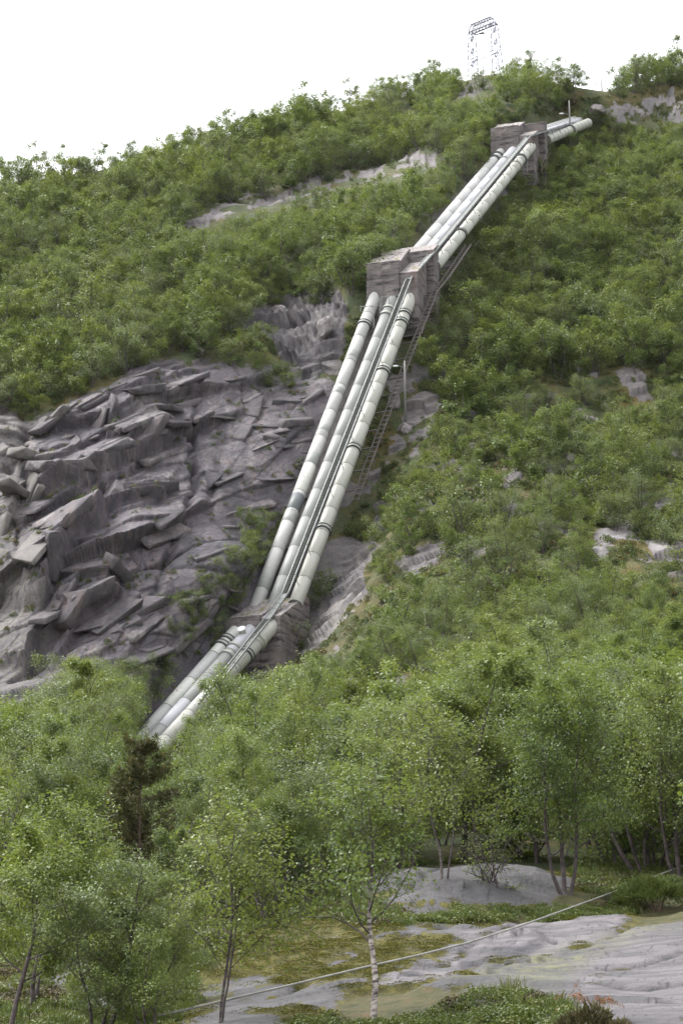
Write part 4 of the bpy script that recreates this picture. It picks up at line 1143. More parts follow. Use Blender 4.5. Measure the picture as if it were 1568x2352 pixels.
wire('faint power line from the pylon down over the wooded slope', pb + e1 * -1.5 + Vector((0, 0, HB - 2.6)), V3(560, 140, 330), 4)
wire('faint power line crossing the white sky beyond the pylon', pb + e1 * (SPAN + .4) + Vector((0, 0, HB)), V3(1700, 92, 380), 1.2)
# ------------------------------------------------------------------ growing trees
def tubes_np(polys, n_of):
    """polylines [(pts (k,3), radii (k,))] -> verts, quads, radius attribute"""
    V_ = []; F_ = []; A_ = []; base = 0
    for pts, rad in polys:
        n = n_of(rad[0]); k = len(pts)
        t = np.gradient(pts, axis=0); t /= np.linalg.norm(t, axis=1)[:, None] + 1e-9
        ref = np.array([0.31, 0.95, 0.05]) if abs(t[0, 1]) < 0.8 else np.array([0.95, 0.1, 0.3])
        x = np.cross(t, ref); x /= np.linalg.norm(x, axis=1)[:, None] + 1e-9
        y = np.cross(t, x)
        an = 2 * np.pi * np.arange(n) / n
        ring = pts[:, None] + (x[:, None] * np.cos(an)[None, :, None] + y[:, None] * np.sin(an)[None, :, None]) * rad[:, None, None]
        V_.append(ring.reshape(-1, 3)); A_.append(np.repeat(rad, n))
        ii = base + np.arange(k * n).reshape(k, n)
        nx = np.roll(ii, -1, 1)
        F_.append(np.stack([ii[:-1], nx[:-1], nx[1:], ii[1:]], -1).reshape(-1, 4)); base += k * n
    return np.concatenate(V_), np.concatenate(F_), np.concatenate(A_)
def leaves_np(c, rng, size, flat=0.5, out=None, aspect=0.72):
    """one folded-diamond leaf (a quad) per centre"""
    n = len(c)
    nr = rng.normal(size=(n, 3)); nr[:, 2] = np.abs(nr[:, 2]) + flat
    if out is not None: nr += out
    nr /= np.linalg.norm(nr, axis=1)[:, None]
    tg = rng.normal(size=(n, 3)); tg -= nr * (tg * nr).sum(1)[:, None]; tg /= np.linalg.norm(tg, axis=1)[:, None] + 1e-9
    bt = np.cross(nr, tg)
    s = size * rng.uniform(0.65, 1.25, n)[:, None]
    a = c - tg * s * .5; b = c + bt * s * .5 * aspect + nr * s * .08; d = c + tg * s * .5; e = c - bt * s * .5 * aspect + nr * s * .08
    V_ = np.stack([a, b, d, e], 1).reshape(-1, 3)
    return V_, np.arange(4 * n).reshape(n, 4)
def curve(p0, d, L, k, rng, wob, up=0.0):
    pts = [p0]; d = d / np.linalg.norm(d)
    for i in range(k):
        d = d + rng.normal(size=3) * wob + np.array([0, 0, up]); d /= np.linalg.norm(d)
        pts.append(pts[-1] + d * L / k)
    return np.array(pts)
def grow(seed, H=6.0, stems=2, spread=0.5, lean=0.25, nleaf=12000, lsize=0.07, twig=True, bare=0.28, nb=11, clus=0.20, wide=1.0, r0=0.085, up=0.05):
    rng = np.random.default_rng(seed)
    polys = []; anchors = []; wts = []
    for s in range(stems):
        an = rng.uniform(0, 6.28) if stems > 1 else rng.uniform(0, 6.28)
        d0 = np.array([math.cos(an) * lean, math.sin(an) * lean, 1.0])
        hs = H * (1.0 if s == 0 else rng.uniform(0.7, 0.97))
        st_ = curve(np.array([0.06 * math.cos(an), 0.06 * math.sin(an), -0.35]), d0, hs + .35, 12, rng, 0.09, 0.035)
        ra = np.linspace(r0 * (1 if s == 0 else .8), 0.012, 13) ; ra[0] *= 1.35
        polys.append((st_, ra))
        for b in range(nb):
            f = bare + (0.97 - bare) * (b + rng.uniform(0, 1)) / nb
            i = min(int(f * 12), 11); p = st_[i] + (st_[i + 1] - st_[i]) * (f * 12 - i)
            az = b * 2.4 + rng.uniform(-.6, .6)
            el = rng.uniform(0.35, 1.0)
            d = np.array([math.cos(az), math.sin(az), el * (0.6 + 0.6 * f)])
            shape = 1.0 - 0.62 * abs(f - 0.45) / 0.55
            L = H * 0.36 * wide * shape * rng.uniform(0.7, 1.2) * (0.85 + spread * .3)
            br = curve(p, d, L, 6, rng, 0.16, up)
            rb = np.linspace(max(0.012, ra[i] * 0.45), 0.006, 7)
            polys.append((br, rb))
            ns = 5 if twig else 3
            for q in range(ns):
                g = 0.25 + 0.72 * (q + rng.uniform(0, 1)) / ns
                j = min(int(g * 6), 5); pp = br[j] + (br[j + 1] - br[j]) * (g * 6 - j)
                dd = (br[-1] - br[0]) / L * 0.6 + rng.normal(size=3) * 0.55 + np.array([0, 0, .15])
                sub = curve(pp, dd, L * 0.42 * rng.uniform(.7, 1.2), 4, rng, 0.2, 0.02)
                polys.append((sub, np.linspace(0.009, 0.004, 5)))
                anchors.append(sub[1:]); wts.append(np.full(4, rng.choice([0.15, 0.8, 2.2])))
                if twig:
                    for w in range(3):
                        tw = curve(sub[rng.integers(1, 5)], dd + rng.normal(size=3) * 0.7, L * 0.2, 3, rng, 0.2, -0.03)
                        polys.append((tw, np.linspace(0.005, 0.003, 4))); anchors.append(tw[1:]); wts.append(np.full(3, rng.choice([0.3, 1.0, 1.8])))
            anchors.append(br[3:]); wts.append(np.full(4, 0.7))
    anc = np.concatenate(anchors); w = np.concatenate(wts); w /= w.sum()
    pick = rng.choice(len(anc), nleaf, p=w)
    off = rng.normal(size=(nleaf, 3)) * clus * np.array([1, 1, .75])
    c = anc[pick] + off
    c[:, 2] = np.maximum(c[:, 2], 0.12)
    ctr = anc.mean(0); out = c - ctr; out /= np.linalg.norm(out, axis=1)[:, None] + 1e-6
    lv, lf = leaves_np(c, rng, lsize, 0.75, out * 0.75)
    clump = rng.uniform(0, 1, len(anc))[pick]
    tint = np.clip(0.5 + 0.35 * (clump - .5) + rng.normal(size=nleaf) * 0.16, 0, 1)
    tv, tf, ta = tubes_np(polys, lambda r: 7 if r > 0.05 else (5 if r > .02 else 3))
    k_ = H / float(np.percentile(c[:, 2], 99.3))          # the finished tree is H metres tall
    return (tv * k_, tf, ta), (lv * k_, lf, np.repeat(tint, 4))
def tree_meshes(seed, leaf=None, bark=None, trunk_name='trunk', crown_name='crown', **kw):
    (tv, tf, ta), (lv, lf, lt) = grow(seed, **kw)
    return (mesh_np(trunk_name, tv, tf, [bark or M_BARK], True, {'rad': ta}), mesh_np(crown_name, lv, lf, [leaf or M_LEAF], False, {'tint': lt}))
def pine_meshes(seed, H=7.0, W=1.6, dens=1.0):
    rng = np.random.default_rng(seed)
    tr_ = curve(np.array([0, 0, -.4]), np.array([0.02, 0.03, 1]), H + .4, 12, rng, 0.03, 0.02)
    polys = [(tr_, np.linspace(0.12, 0.015, 13))]
    C = []; Dn = []; tips = []
    nw = int(15 * dens)
    for k in range(nw):
        f = 0.12 + 0.86 * k / (nw - 1); z = f * H
        nbr = rng.integers(4, 7)
        for b in range(nbr):
            az = rng.uniform(0, 6.28); L = W * (1.05 - f) ** 0.7 * rng.uniform(.55, 1.25) + .12
            i = min(int(f * 12), 11)
            br = curve(tr_[i] + np.array([0, 0, rng.uniform(-.2, .2)]), np.array([math.cos(az), math.sin(az), rng.uniform(.05, .5)]), L, 5, rng, 0.12, 0.10)
            polys.append((br, np.linspace(0.022, 0.006, 6)))
            ends = [br[-1], br[-2], br[-3]] + [br[rng.integers(2, 6)] + rng.normal(size=3) * .16 for _ in range(4)]
            for e in ends:
                nn = 52
                d = rng.normal(size=(nn, 3)); d[:, 2] += .5; d /= np.linalg.norm(d, axis=1)[:, None]
                C.append(e + d * rng.uniform(.02, .14, nn)[:, None]); Dn.append(d)
            if rng.random() < .6: tips.append(br[-1] + np.array([0, 0, .08]))
    C = np.concatenate(C); Dn = np.concatenate(Dn); n = len(C)
    sd_ = np.cross(Dn, rng.normal(size=(n, 3))); sd_ /= np.linalg.norm(sd_, axis=1)[:, None]
    L = rng.uniform(.09, .16, n)[:, None]; wd = 0.016
    V_ = np.stack([C - sd_ * wd, C + sd_ * wd, C + Dn * L + sd_ * wd * .4, C + Dn * L - sd_ * wd * .4], 1).reshape(-1, 3)
    crown = mesh_np('crown', V_, np.arange(4 * n).reshape(n, 4), [M_NEEDLE], False, {'tint': np.repeat(np.clip(rng.normal(size=n) * .2 + .45, 0, 1), 4)})
    tp = []; tf_ = []
    T = np.array(tips); m = len(T)
    tv, tf_, _ = tubes_np([(np.stack([t - [0, 0, .05], t + [0, 0, .05], t + [0, 0, .12]]), np.array([.02, .035, .01])) for t in T], lambda r: 4)
    tipm = mesh_np('bud', tv, tf_, [M_PTIP], True)
    v, f, a = tubes_np(polys, lambda r: 6 if r > .05 else 3)
    return mesh_np('trunk', v, f, [M_PBARK], True, {'rad': a}), crown, tipm
NEAR = [tree_meshes(101 + i, H=6.0, stems=[2, 3, 2, 1, 3][i], nleaf=[15000, 17000, 14000, 13000, 17000][i], lsize=0.098, clus=.17, lean=[.22, .38, .3, .12, .42][i], nb=[12, 10, 12, 14, 10][i], wide=[1.15, 1.2, 1.1, 1.05, 1.25][i], bare=[.26, .22, .3, .3, .2][i]) for i in range(5)]
MID = [tree_meshes(201 + i, H=6.0, stems=[2, 3, 1, 2][i], nleaf=7500, lsize=0.13, lean=[.25, .38, .15, .3][i], twig=False, wide=1.2, bare=.16, clus=.21) for i in range(4)]
FAR = [tree_meshes(301 + i, H=5.5, stems=[2, 3, 1, 2, 3][i], nleaf=[3000, 3300, 2500, 2900, 2100][i], lsize=0.20, lean=[.25, .4, .12, .3, .45][i], twig=False, wide=[1.3, 1.4, 1.05, 1.25, 1.4][i], nb=9, bare=.12, clus=.26) for i in range(5)]
WIL = [tree_meshes(401 + i, M_WILLOW, H=4.6, stems=[4, 5, 4][i], nleaf=3800, lsize=0.13, lean=[.5, .6, .42][i], twig=False, wide=1.1, nb=7, bare=.12, clus=.22) for i in range(3)]
WILN = [tree_meshes(421 + i, M_WILLOW, H=6.5, stems=[3, 4][i], nleaf=11000, lsize=0.10, lean=[.35, .4][i], twig=True, wide=1.0, nb=9, bare=.15, clus=.22) for i in range(2)]
BUSH = [tree_meshes(441 + i, None, trunk_name='stem', crown_name='foliage', H=2.2, stems=5, nleaf=1700, lsize=0.12, lean=.7, twig=False, wide=1.3, nb=5, bare=.08, clus=.17, r0=.03) for i in range(3)]
PINES = [pine_meshes(501, 7.0, 2.4, 1.2), pine_meshes(502, 5.0, 1.0)]

def plant(kind, meshes, names, P, s, rz, label, cat, group, mats=None, tilt=0.0, sz=1.0):
    root = empty(kind, Vector([float(c) for c in P]), label, cat, group, rz)
    root.scale = (s, s, s * sz)
    if tilt: root.rotation_euler = (tilt * math.cos(rz * 3), tilt * math.sin(rz * 5), rz)
    for nm, me in zip(names, meshes):
        link(nm, me, root)
    return root
def scatter_points(name, P, S, RZ, I, protos, kind='stuff', tilt=None):
    """ONE object that draws many small plants (geometry nodes, stuff only). protos: list of lists of meshes"""
    me = bpy.data.meshes.new(name)
    P = np.asarray(P, np.float32); n = len(P)
    me.vertices.add(n); me.vertices.foreach_set('co', P.ravel())
    for nm, ty, arr in (('sc', 'FLOAT', S), ('rz', 'FLOAT', RZ), ('ix', 'INT', I)):
        a = me.attributes.new(nm, ty, 'POINT'); a.data.foreach_set('value', np.asarray(arr, np.float32 if ty == 'FLOAT' else np.int32))
    me.update()
    o = link(name, me)
    ng = bpy.data.node_groups.new(name, 'GeometryNodeTree')
    ng.interface.new_socket('Geometry', in_out='INPUT', socket_type='NodeSocketGeometry')
    ng.interface.new_socket('Geometry', in_out='OUTPUT', socket_type='NodeSocketGeometry')
    N = ng.nodes; L = ng.links
    gi = N.new('NodeGroupInput'); go = N.new('NodeGroupOutput')
    jall = N.new('GeometryNodeJoinGeometry')
    made = []
    for pr in protos:
        j = N.new('GeometryNodeJoinGeometry')
        for m in pr:
            po = bpy.data.objects.new('proto_' + m.name, m)
            oi = N.new('GeometryNodeObjectInfo'); oi.inputs['Object'].default_value = po
            L.new(oi.outputs['Geometry'], j.inputs[0])
        g2 = N.new('GeometryNodeGeometryToInstance'); L.new(j.outputs[0], g2.inputs[0]); made.append(g2)
    for g2 in reversed(made): L.new(g2.outputs[0], jall.inputs[0])
    iop = N.new('GeometryNodeInstanceOnPoints'); iop.inputs['Pick Instance'].default_value = True
    def na(nm, ty):
        x = N.new('GeometryNodeInputNamedAttribute'); x.data_type = ty; x.inputs['Name'].default_value = nm; return x.outputs['Attribute']
    L.new(gi.outputs[0], iop.inputs['Points']); L.new(jall.outputs[0], iop.inputs['Instance'])
    L.new(na('ix', 'INT'), iop.inputs['Instance Index'])
    cx = N.new('ShaderNodeCombineXYZ'); L.new(na('rz', 'FLOAT'), cx.inputs['Z'])
    if tilt:
        cx.inputs['X'].default_value = tilt
    L.new(cx.outputs[0], iop.inputs['Rotation'])
    cs = N.new('ShaderNodeCombineXYZ'); sc_ = na('sc', 'FLOAT')
    for k in 'XYZ': L.new(sc_, cs.inputs[k])
    L.new(cs.outputs[0], iop.inputs['Scale'])
    L.new(iop.outputs[0], go.inputs[0])
    md = o.modifiers.new('scatter', 'NODES'); md.node_group = ng
    return tag(o, kind=kind)

# ------------------------------------------------------------------ where trees may stand: keep the things in view clear
def strip(pts, w0, w1):
    return pts, w0, w1
CLEAR_LINES = [([(p[0], p[1]) for p in PIPE[k]][:], 24) for k in 'abc'] + [([(785, 1240), (846, 1062), (929, 843), (999, 668), (1022, 640)], 12)]
CLEAR_POLY = [
    [(835, 720), (835, 600), (875, 565), (960, 560), (1010, 600), (985, 720)],            # tall block
    [(1115, 345), (1118, 285), (1225, 278), (1262, 305), (1262, 385), (1230, 395)],        # top block
    [(515, 1450), (515, 1405), (560, 1375), (660, 1360), (665, 1440)],                    # low block
    [(0, 970), (60, 985), (120, 975), (250, 910), (330, 860), (385, 840), (440, 870), (475, 860), (560, 885), (640, 875), (760, 890), (690, 1060), (640, 1180), (590, 1150), (520, 1200), (420, 1260), (370, 1400), (330, 1470), (110, 1530), (85, 1590), (60, 1625), (0, 1640)],
    [(430, 1225), (520, 1215), (560, 1235), (500, 1265), (420, 1330), (395, 1380), (390, 1300)],
    [(430, 522), (480, 482), (560, 452), (690, 425), (800, 388), (880, 366), (1000, 356), (1012, 364), (900, 386), (800, 404), (690, 442), (560, 472), (480, 502)],
    [(600, 720), (640, 680), (770, 670), (780, 740), (770, 845), (690, 855), (620, 800)],
    [(1400, 228), (1470, 210), (1568, 205), (1568, 262), (1470, 280), (1400, 258)],
    [(1040, 205), (1070, 178), (1140, 178), (1120, 205), (1080, 225)],
    [(1365, 1285), (1390, 1228), (1430, 1215), (1540, 1250), (1540, 1272), (1440, 1285)],
    [(730, 1605), (780, 1570), (850, 1545), (960, 1535), (1010, 1540), (1000, 1575), (900, 1570), (800, 1595)],
    [(710, 1470), (700, 1380), (770, 1260), (800, 1240), (860, 1250), (820, 1310), (840, 1365), (770, 1420)],
    [(700, 1500), (690, 1350), (760, 1245), (850, 1235), (850, 1400), (790, 1470)],
    [(930, 1300), (960, 1270), (1020, 1255), (1000, 1290)],
    [(940, 895), (1000, 890), (1010, 930), (960, 1000), (900, 1050), (900, 1010)],
    [(1420, 870), (1490, 860), (1500, 880), (1440, 900)], [(1075, 165), (1070, 60), (1125, 40), (1145, 130)],
    [(1145, 1115), (1180, 1090), (1175, 1120), (1150, 1140)], [(1245, 1010), (1270, 1000), (1262, 1025)], [(905, 228), (955, 237), (945, 255)],
    [(1290, 225), (1325, 225), (1325, 310), (1290, 320)], [(1355, 180), (1390, 180), (1390, 225), (1355, 232)], [(915, 830), (940, 830), (940, 930), (918, 930)],
    [(1225, 310), (1320, 270), (1320, 300), (1260, 325)],
]
OBJ_D = {0: 250, 1: 301, 2: 217, 16: 366, 20: 316, 21: 342, 22: 239, 23: 306, 24: 72, 25: 110}
CLEAR_POLY += [[(245, 1985), (262, 1850), (320, 1735), (370, 1735), (390, 1800), (385, 1985)], [(712, 1775), (735, 1680), (760, 1690), (770, 1775)]]
# raster of what must stay in view: the depth a tree has to be behind
RU = np.arange(-60, 1640, 5.0); RV = np.arange(20, 2440, 5.0)
_ru, _rv = np.meshgrid(RU, RV, indexing='ij')
KEEP = np.zeros(_ru.shape)
for i, q_ in enumerate(CLEAR_POLY):
    KEEP = np.maximum(KEEP, np.where(in_poly(_ru, _rv, q_), OBJ_D.get(i, 1e6), 0))
for a_l, w_l in CLEAR_LINES:
    d_l, _, _ = dist_line(_ru, _rv, a_l)
    KEEP = np.maximum(KEEP, np.where(d_l < w_l, np.interp(-_rv, [-p[1] for p in _pc], [p[2] for p in _pc]) + 1.5, 0))
EX, EY = np.meshgrid(np.linspace(-1, 1, 9), np.linspace(0.02, 1, 11)); _k = (EX ** 2 + ((EY - .56) / .46) ** 2 < 1.02) | ((np.abs(EX) < .12) & (EY < .5)); EX, EY = EX[_k], EY[_k]
def blocked(u, v, hw, hh, D=0.0, share=0.04):
    """would a crown with its foot at (u, v), hw half-width and hh tall, hide something that the photograph shows?"""
    i = np.clip(((u + EX * hw - RU[0]) / 5).astype(int), 0, len(RU) - 1); j = np.clip(((v - EY * hh - RV[0]) / 5).astype(int), 0, len(RV) - 1)
    if u < 520 and v > 1600: share = .012
    return (KEEP[i, j] > D).mean() > share
def on_pipe(u, v):
    d, _, _ = dist_line(np.array([u]), np.array([v]), [(p[0], p[1]) for p in _pc]); return d[0] < (66 if v > 1300 else 50)
ZONES = [  # polygon of the feet, spacing in metres, heights, share of willow, share of low bushes
    ('upper', [(-90, 430), (130, 415), (400, 340), (700, 262), (1000, 205), (1180, 180), (1440, 198), (1500, 330), (1290, 400), (1130, 480), (1000, 640), (900, 760), (640, 905), (480, 850), (380, 822), (240, 905), (100, 960), (-90, 960)], 2.55, (4.0, 7.0), .16, .10),
    ('beyond', [(1230, 320), (1340, 285), (1480, 300), (1660, 270), (1660, 860), (1400, 870), (1200, 900), (1020, 900), (960, 860), (1040, 650), (1120, 470)], 2.55, (4.4, 7.2), .12, .06),
    ('ridge', [(1400, 215), (1480, 195), (1660, 180), (1660, 196), (1500, 205)], 2.6, (4.0, 7.5), .2, .1),
    ('slope', [(960, 880), (1660, 830), (1660, 1330), (1400, 1330), (1100, 1440), (860, 1500), (720, 1500), (760, 1380), (830, 1180), (900, 1050)], 3.0, (3.2, 6.4), .30, .18),
    ('gully', [(420, 1350), (520, 1250), (640, 1180), (700, 1120), (640, 1400), (560, 1520), (430, 1680), (330, 1700)], 2.3, (2.6, 4.8), .45, .25),
    ('foot', [(60, 1760), (110, 1640), (330, 1640), (420, 1680), (330, 1790), (200, 1800)], 2.7, (6.0, 8.5), .8, .0),
    ('edge', [(600, 1650), (700, 1600), (760, 1520), (1000, 1470), (1350, 1370), (1660, 1350), (1660, 1560), (1300, 1600), (1000, 1680), (700, 1730), (560, 1700)], 2.6, (2.6, 4.4), .2, .15),
    ('belt', [(-90, 1720), (60, 1720), (200, 1790), (350, 1800), (440, 1760), (600, 1730), (1000, 1680), (1300, 1600), (1660, 1540), (1660, 2010), (1330, 1985), (900, 2010), (760, 2060), (600, 2100), (-90, 2120)], 2.7, (4.4, 7.0), .13, .05),
]
rt = random.Random(23)
TREES = []     # (kind, u, v, P, height, zone)
cellmap = {}
def free(P, r):
    cx, cy, cz = int(P[0] // 4), int(P[1] // 4), int(P[2] // 4)
    for i in (-1, 0, 1):
        for j in (-1, 0, 1):
            for k in (-1, 0, 1):
                for q in cellmap.get((cx + i, cy + j, cz + k), ()):
                    if (q[0] - P[0]) ** 2 + (q[1] - P[1]) ** 2 + (q[2] - P[2]) ** 2 < r * r: return False
    return True
def take(P): cellmap.setdefault((int(P[0] // 4), int(P[1] // 4), int(P[2] // 4)), []).append(P)
for zn, poly, sp, (h0, h1), pw, pb_ in ZONES:
    xs, ys = zip(*poly)
    tries = 9000
    cu_ = np.array([rt.uniform(min(xs), max(xs)) for _ in range(tries)]); cv_ = np.array([rt.uniform(min(ys), max(ys)) for _ in range(tries)])
    ok = in_poly(cu_, cv_, poly); cu_, cv_ = cu_[ok], cv_[ok]
    Pg, Ng = ground(cu_, cv_)
    clump = fbm(Pg / 16.0 + 5, 2)
    for k in range(len(cu_)):
        u_, v_, P_ = cu_[k], cv_[k], Pg[k]
        q = rt.random()
        kind = 'willow' if q < pw else ('bush' if q < pw + pb_ else 'birch')
        hgt = rt.uniform(h0, h1) * (1 + 0.22 * clump[k]) * (0.5 if kind == 'bush' else (0.85 if kind == 'willow' and zn != 'foot' else 1))
        if zn == 'upper' and v_ < np.interp(u_, COLU, SKY) + 25: hgt *= 0.85
        r = sp * (0.75 if kind == 'bush' else 1.0) * (1.0 + (0.35 * (clump[k] < -0.15) if zn == 'slope' else 0))
        if not free(P_, r * rt.uniform(.85, 1.1)): continue
        px = hgt / P_[1] * F * .92; hw = px * .42
        if on_pipe(u_, v_): continue
        if blocked(u_, v_, hw, px, P_[1]):
            if rt.random() < .75: continue
            hgt *= .45; px *= .45; hw *= .45; kind = 'bush'
            if blocked(u_, v_, hw, px, P_[1]): continue
        take(P_); TREES.append((kind, u_, v_, P_, hgt, zn))
print('trees', len(TREES), {z[0]: sum(t[5] == z[0] for t in TREES) for z in ZONES})
def side(u, v):
    pu = np.interp(-v, [-p[1] for p in _pc], [p[0] for p in _pc]); return u > pu
def where_phrase(u, v, zn):
    if zn == 'ridge': return 'on the mossy ridge'
    if zn == 'upper':
        if v < np.interp(u, COLU, SKY) + 45: return 'along the skyline near the pylon' if u > 950 else 'along the wooded skyline'
        if u > 1010 or (u > 700 and v < 330): return 'on the hill under the pylon'
        if v < 560: return 'above the pale rock band' if v < 430 else 'beside the pale rock band'
        if v > 790: return 'above the dark cliff edge'
        return 'between cliff and pale band'
    if zn == 'beyond': return 'beside the topmost pipe run' if v < 620 else 'beside the rail track'
    if zn == 'slope': return 'on the slope beside the pipes' if v > 1100 else 'on the slope under dense wood'
    if zn == 'gully': return 'on the buttress beside the pipes'
    if zn == 'foot': return 'at the dark cliff foot'
    return 'behind the grey outcrop' if v > 1880 else ('below the lower pipe end' if v > 1650 else 'below the rocky slope')
ORD = 'first second third fourth fifth sixth seventh eighth ninth tenth eleventh twelfth thirteenth fourteenth fifteenth sixteenth seventeenth eighteenth nineteenth twentieth'.split()
SINGLE = {}      # (name, where) -> [(v, u, object)] , labelled once all stand
def label_rows():
    for (a, ph_), lst in SINGLE.items():
        lst.sort(key=lambda t: -t[0])
        rows = max(1, math.ceil(len(lst) / 12)); per = math.ceil(len(lst) / rows)
        ref = 'pipes' if ph_ in ('beside the topmost pipe run', 'beside the rail track', 'on the slope beside the pipes', 'on the slope under dense wood', 'on the mossy ridge') else 'cliff side'
        for r_ in range(rows):
            row = sorted(lst[r_ * per:(r_ + 1) * per], key=lambda t: t[1])
            if ph_ == 'on the buttress beside the pipes': pass
            for k, (_, _, o) in enumerate(row):
                o['label'] = f'{ORD[k]} {a} from the {ref}, {ORD[r_] if rows > 1 else "single"} row {ph_}'
ADJ = {'birch': ('green birch', 'birch_tree', 'birch'), 'willow': ('grey green willow', 'willow_tree', 'willow'), 'bush': ('low leafy bush', 'leafy_bush', 'bush')}
TREES.sort(key=lambda t: -t[4] / t[3][1])
used = {'birch': 0, 'willow': 0, 'bush': 0}
rest = []
for kind, u_, v_, P_, hgt, zn in TREES:
    inframe = -25 < u_ < 1593
    if used[kind] >= (285 if kind == 'birch' else 200) or not inframe:
        rest.append((kind, P_, hgt)); continue
    used[kind] += 1
    D_ = P_[1]
    if kind == 'birch': ms, Hm = (rt.choice(NEAR), 6.0) if D_ < 95 else ((rt.choice(MID), 6.0) if D_ < 185 else (rt.choice(FAR), 5.5))
    elif kind == 'willow': ms, Hm = (rt.choice(WILN), 6.5) if (D_ < 150 or zn == 'foot') else (rt.choice(WIL), 4.6)
    else: ms, Hm = rt.choice(BUSH), 2.2
    a, nm, cat = ADJ[kind]
    ph_ = where_phrase(u_, v_, zn)
    tall = '' 
    ob_ = plant(nm, ms, ('stem', 'foliage') if kind == 'bush' else ('trunk', 'crown'), P_, hgt / Hm, rt.uniform(0, 6.28), f'{a} {ph_}', cat, f'{cat}es {ph_}' if cat in ('birch', 'bush') else f'{cat}s {ph_}', sz=rt.uniform(.92, 1.1))
    SINGLE.setdefault((a, ph_), []).append((v_, u_, ob_))
label_rows()
print('individuals', used, 'rest', len(rest))
# the same wood goes on beyond both edges of the view
for u0, u1 in ((1665, 2500), (-900, -95)):
    ou = np.array([rt.uniform(u0, u1) for _ in range(2600)]); ov = np.array([rt.uniform(210 if u0 > 0 else 470, 2060) for _ in range(2600)])
    if u0 < 0: k_ = ~((ov > 940) & (ov < 1640) & (ou > -420)); ou, ov = ou[k_], ov[k_]
    Pg, _ = ground(ou, ov)
    for P_ in Pg:
        if free(P_, 3.0): take(P_); rest.append((rt.choice(['birch', 'birch', 'birch', 'willow', 'bush']), P_, rt.uniform(3.4, 6.6)))
def far_wood(name, ks, protos, Hm):
    sel = [t for t in rest if t[0] in ks]
    if not sel: return
    scatter_points(name, [t[1] for t in sel], [t[2] / Hm for t in sel], [rt.uniform(0, 6.28) for _ in sel], [rt.randrange(len(protos)) for _ in sel], protos)
far_wood('birch_woods', ('birch',), FAR, 5.5)
far_wood('willow_woods', ('willow',), WIL, 4.6)
far_wood('bush_undergrowth', ('bush',), BUSH, 2.2)
# ------------------------------------------------------------------ the trees standing in front, one by one
def gp1(u, v):
    P_, N_ = ground(np.array([float(u)]), np.array([float(v)])); return P_[0], N_[0]
def hpx(P, px): return px / F * P[1] / 0.93
LONE = tree_meshes(601, None, M_BARKP, H=4.8, stems=1, nleaf=6800, lsize=0.085, lean=.16, nb=18, wide=1.5, bare=.42, r0=.085, clus=.15)
LEAN = tree_meshes(602, None, M_BARKP, H=4.2, stems=2, nleaf=5200, lsize=0.085, lean=.22, nb=12, wide=1.25, bare=.36, r0=.04, clus=.16)
SCRUB = tree_meshes(603, H=2.0, stems=3, nleaf=500, lsize=0.07, lean=.8, nb=6, wide=1.3, bare=.15, r0=.035, clus=.12)
BIG = tree_meshes(604, H=7.0, stems=3, nleaf=22000, lsize=0.098, lean=.34, nb=13, wide=.98, bare=.22, r0=.09, clus=.20)
def front(ms, u, v, px, H, rz, label, kind='birch_tree', cat='birch', names=('trunk', 'crown'), group=None, tilt=0.0):
    P_, _ = gp1(u, v)
    s = hpx(P_, px) / H
    return plant(kind, ms, names, P_, s, rz, label, cat, group, tilt=tilt)
lo_ = front(LONE, 850, 2352, 560, 4.8, 1.9, 'slim pale barked birch with bare lower trunk standing alone on the slab')
lo_.rotation_euler = (Matrix.Rotation(-.12, 3, 'Y') @ Matrix.Rotation(1.9, 3, 'Z')).to_euler()
front(LEAN, 500, 2362, 450, 4.2, 3.7, 'thin forked birch at the edge of the slab beside the mossy ledge')
front(BIG, 1300, 2078, 470, 7.0, 0.3, 'large spreading multi stemmed birch at the corner of the grey outcrop')
front(LEAN, 1018, 2092, 375, 4.2, 2.4, 'birch with twin pale trunks in front of the grey outcrop')
front(NEAR[1], 905, 2040, 285, 6.0, 4.0, 'bushy birch at the end of the outcrop behind the lone slim birch')
front(SCRUB, 1172, 2092, 140, 2.0, 1.0, 'small crooked nearly bare birch in front of the outcrop', 'birch_sapling', 'sapling')
front(SCRUB, 1120, 2085, 110, 2.0, 3.0, 'low twiggy birch sapling beside the twin trunk birch', 'birch_sapling', 'sapling')
front(NEAR[0], 40, 2010, 390, 6.0, 0.5, 'tallest yellow green birch at the edge of the front wood below the cliff')
front(NEAR[2], 80, 2310, 430, 6.0, 2.5, 'broad birch in the front wood second from its outer edge')
front(NEAR[4], 265, 2330, 280, 6.0, 3.6, 'multi stemmed birch in the front wood below the dark pine')
front(NEAR[3], 5, 2440, 480, 6.0, 1.2, 'birch in the front corner of the wood with a dark straight trunk')
front(NEAR[1], 215, 2400, 360, 6.0, 5.2, 'front birch with a crooked dark trunk rising from the bottom edge')
front(NEAR[4], 345, 2405, 300, 6.0, 2.2, 'low leaning birch at the front of the wood by the cable end')
front(NEAR[2], 390, 2270, 215, 6.0, 0.9, 'low birch between the dark pine and the mossy ledge')
front(NEAR[0], 515, 2190, 265, 6.0, 4.4, 'rounded birch over the mossy ledge right of the dark pine')
front(NEAR[3], 440, 2170, 245, 6.0, 3.1, 'narrow birch behind the forked birch at the mossy ledge')
front(NEAR[1], 620, 2095, 270, 6.0, 1.7, 'birch at the upper edge of the olive moss mat')
front(NEAR[2], 710, 2070, 260, 6.0, 0.2, 'birch between the moss mat and the lone slim birch')
front(NEAR[4], 150, 2200, 290, 6.0, 5.9, 'birch half hidden behind the front wood near the cliff foot')
front(NEAR[1], 1480, 2010, 420, 6.0, 2.0, 'birch behind the rounded juniper at the end of the slab')
front(BIG, 1566, 2030, 470, 7.0, 0.4, 'tall birch at the frame edge behind the rounded juniper')
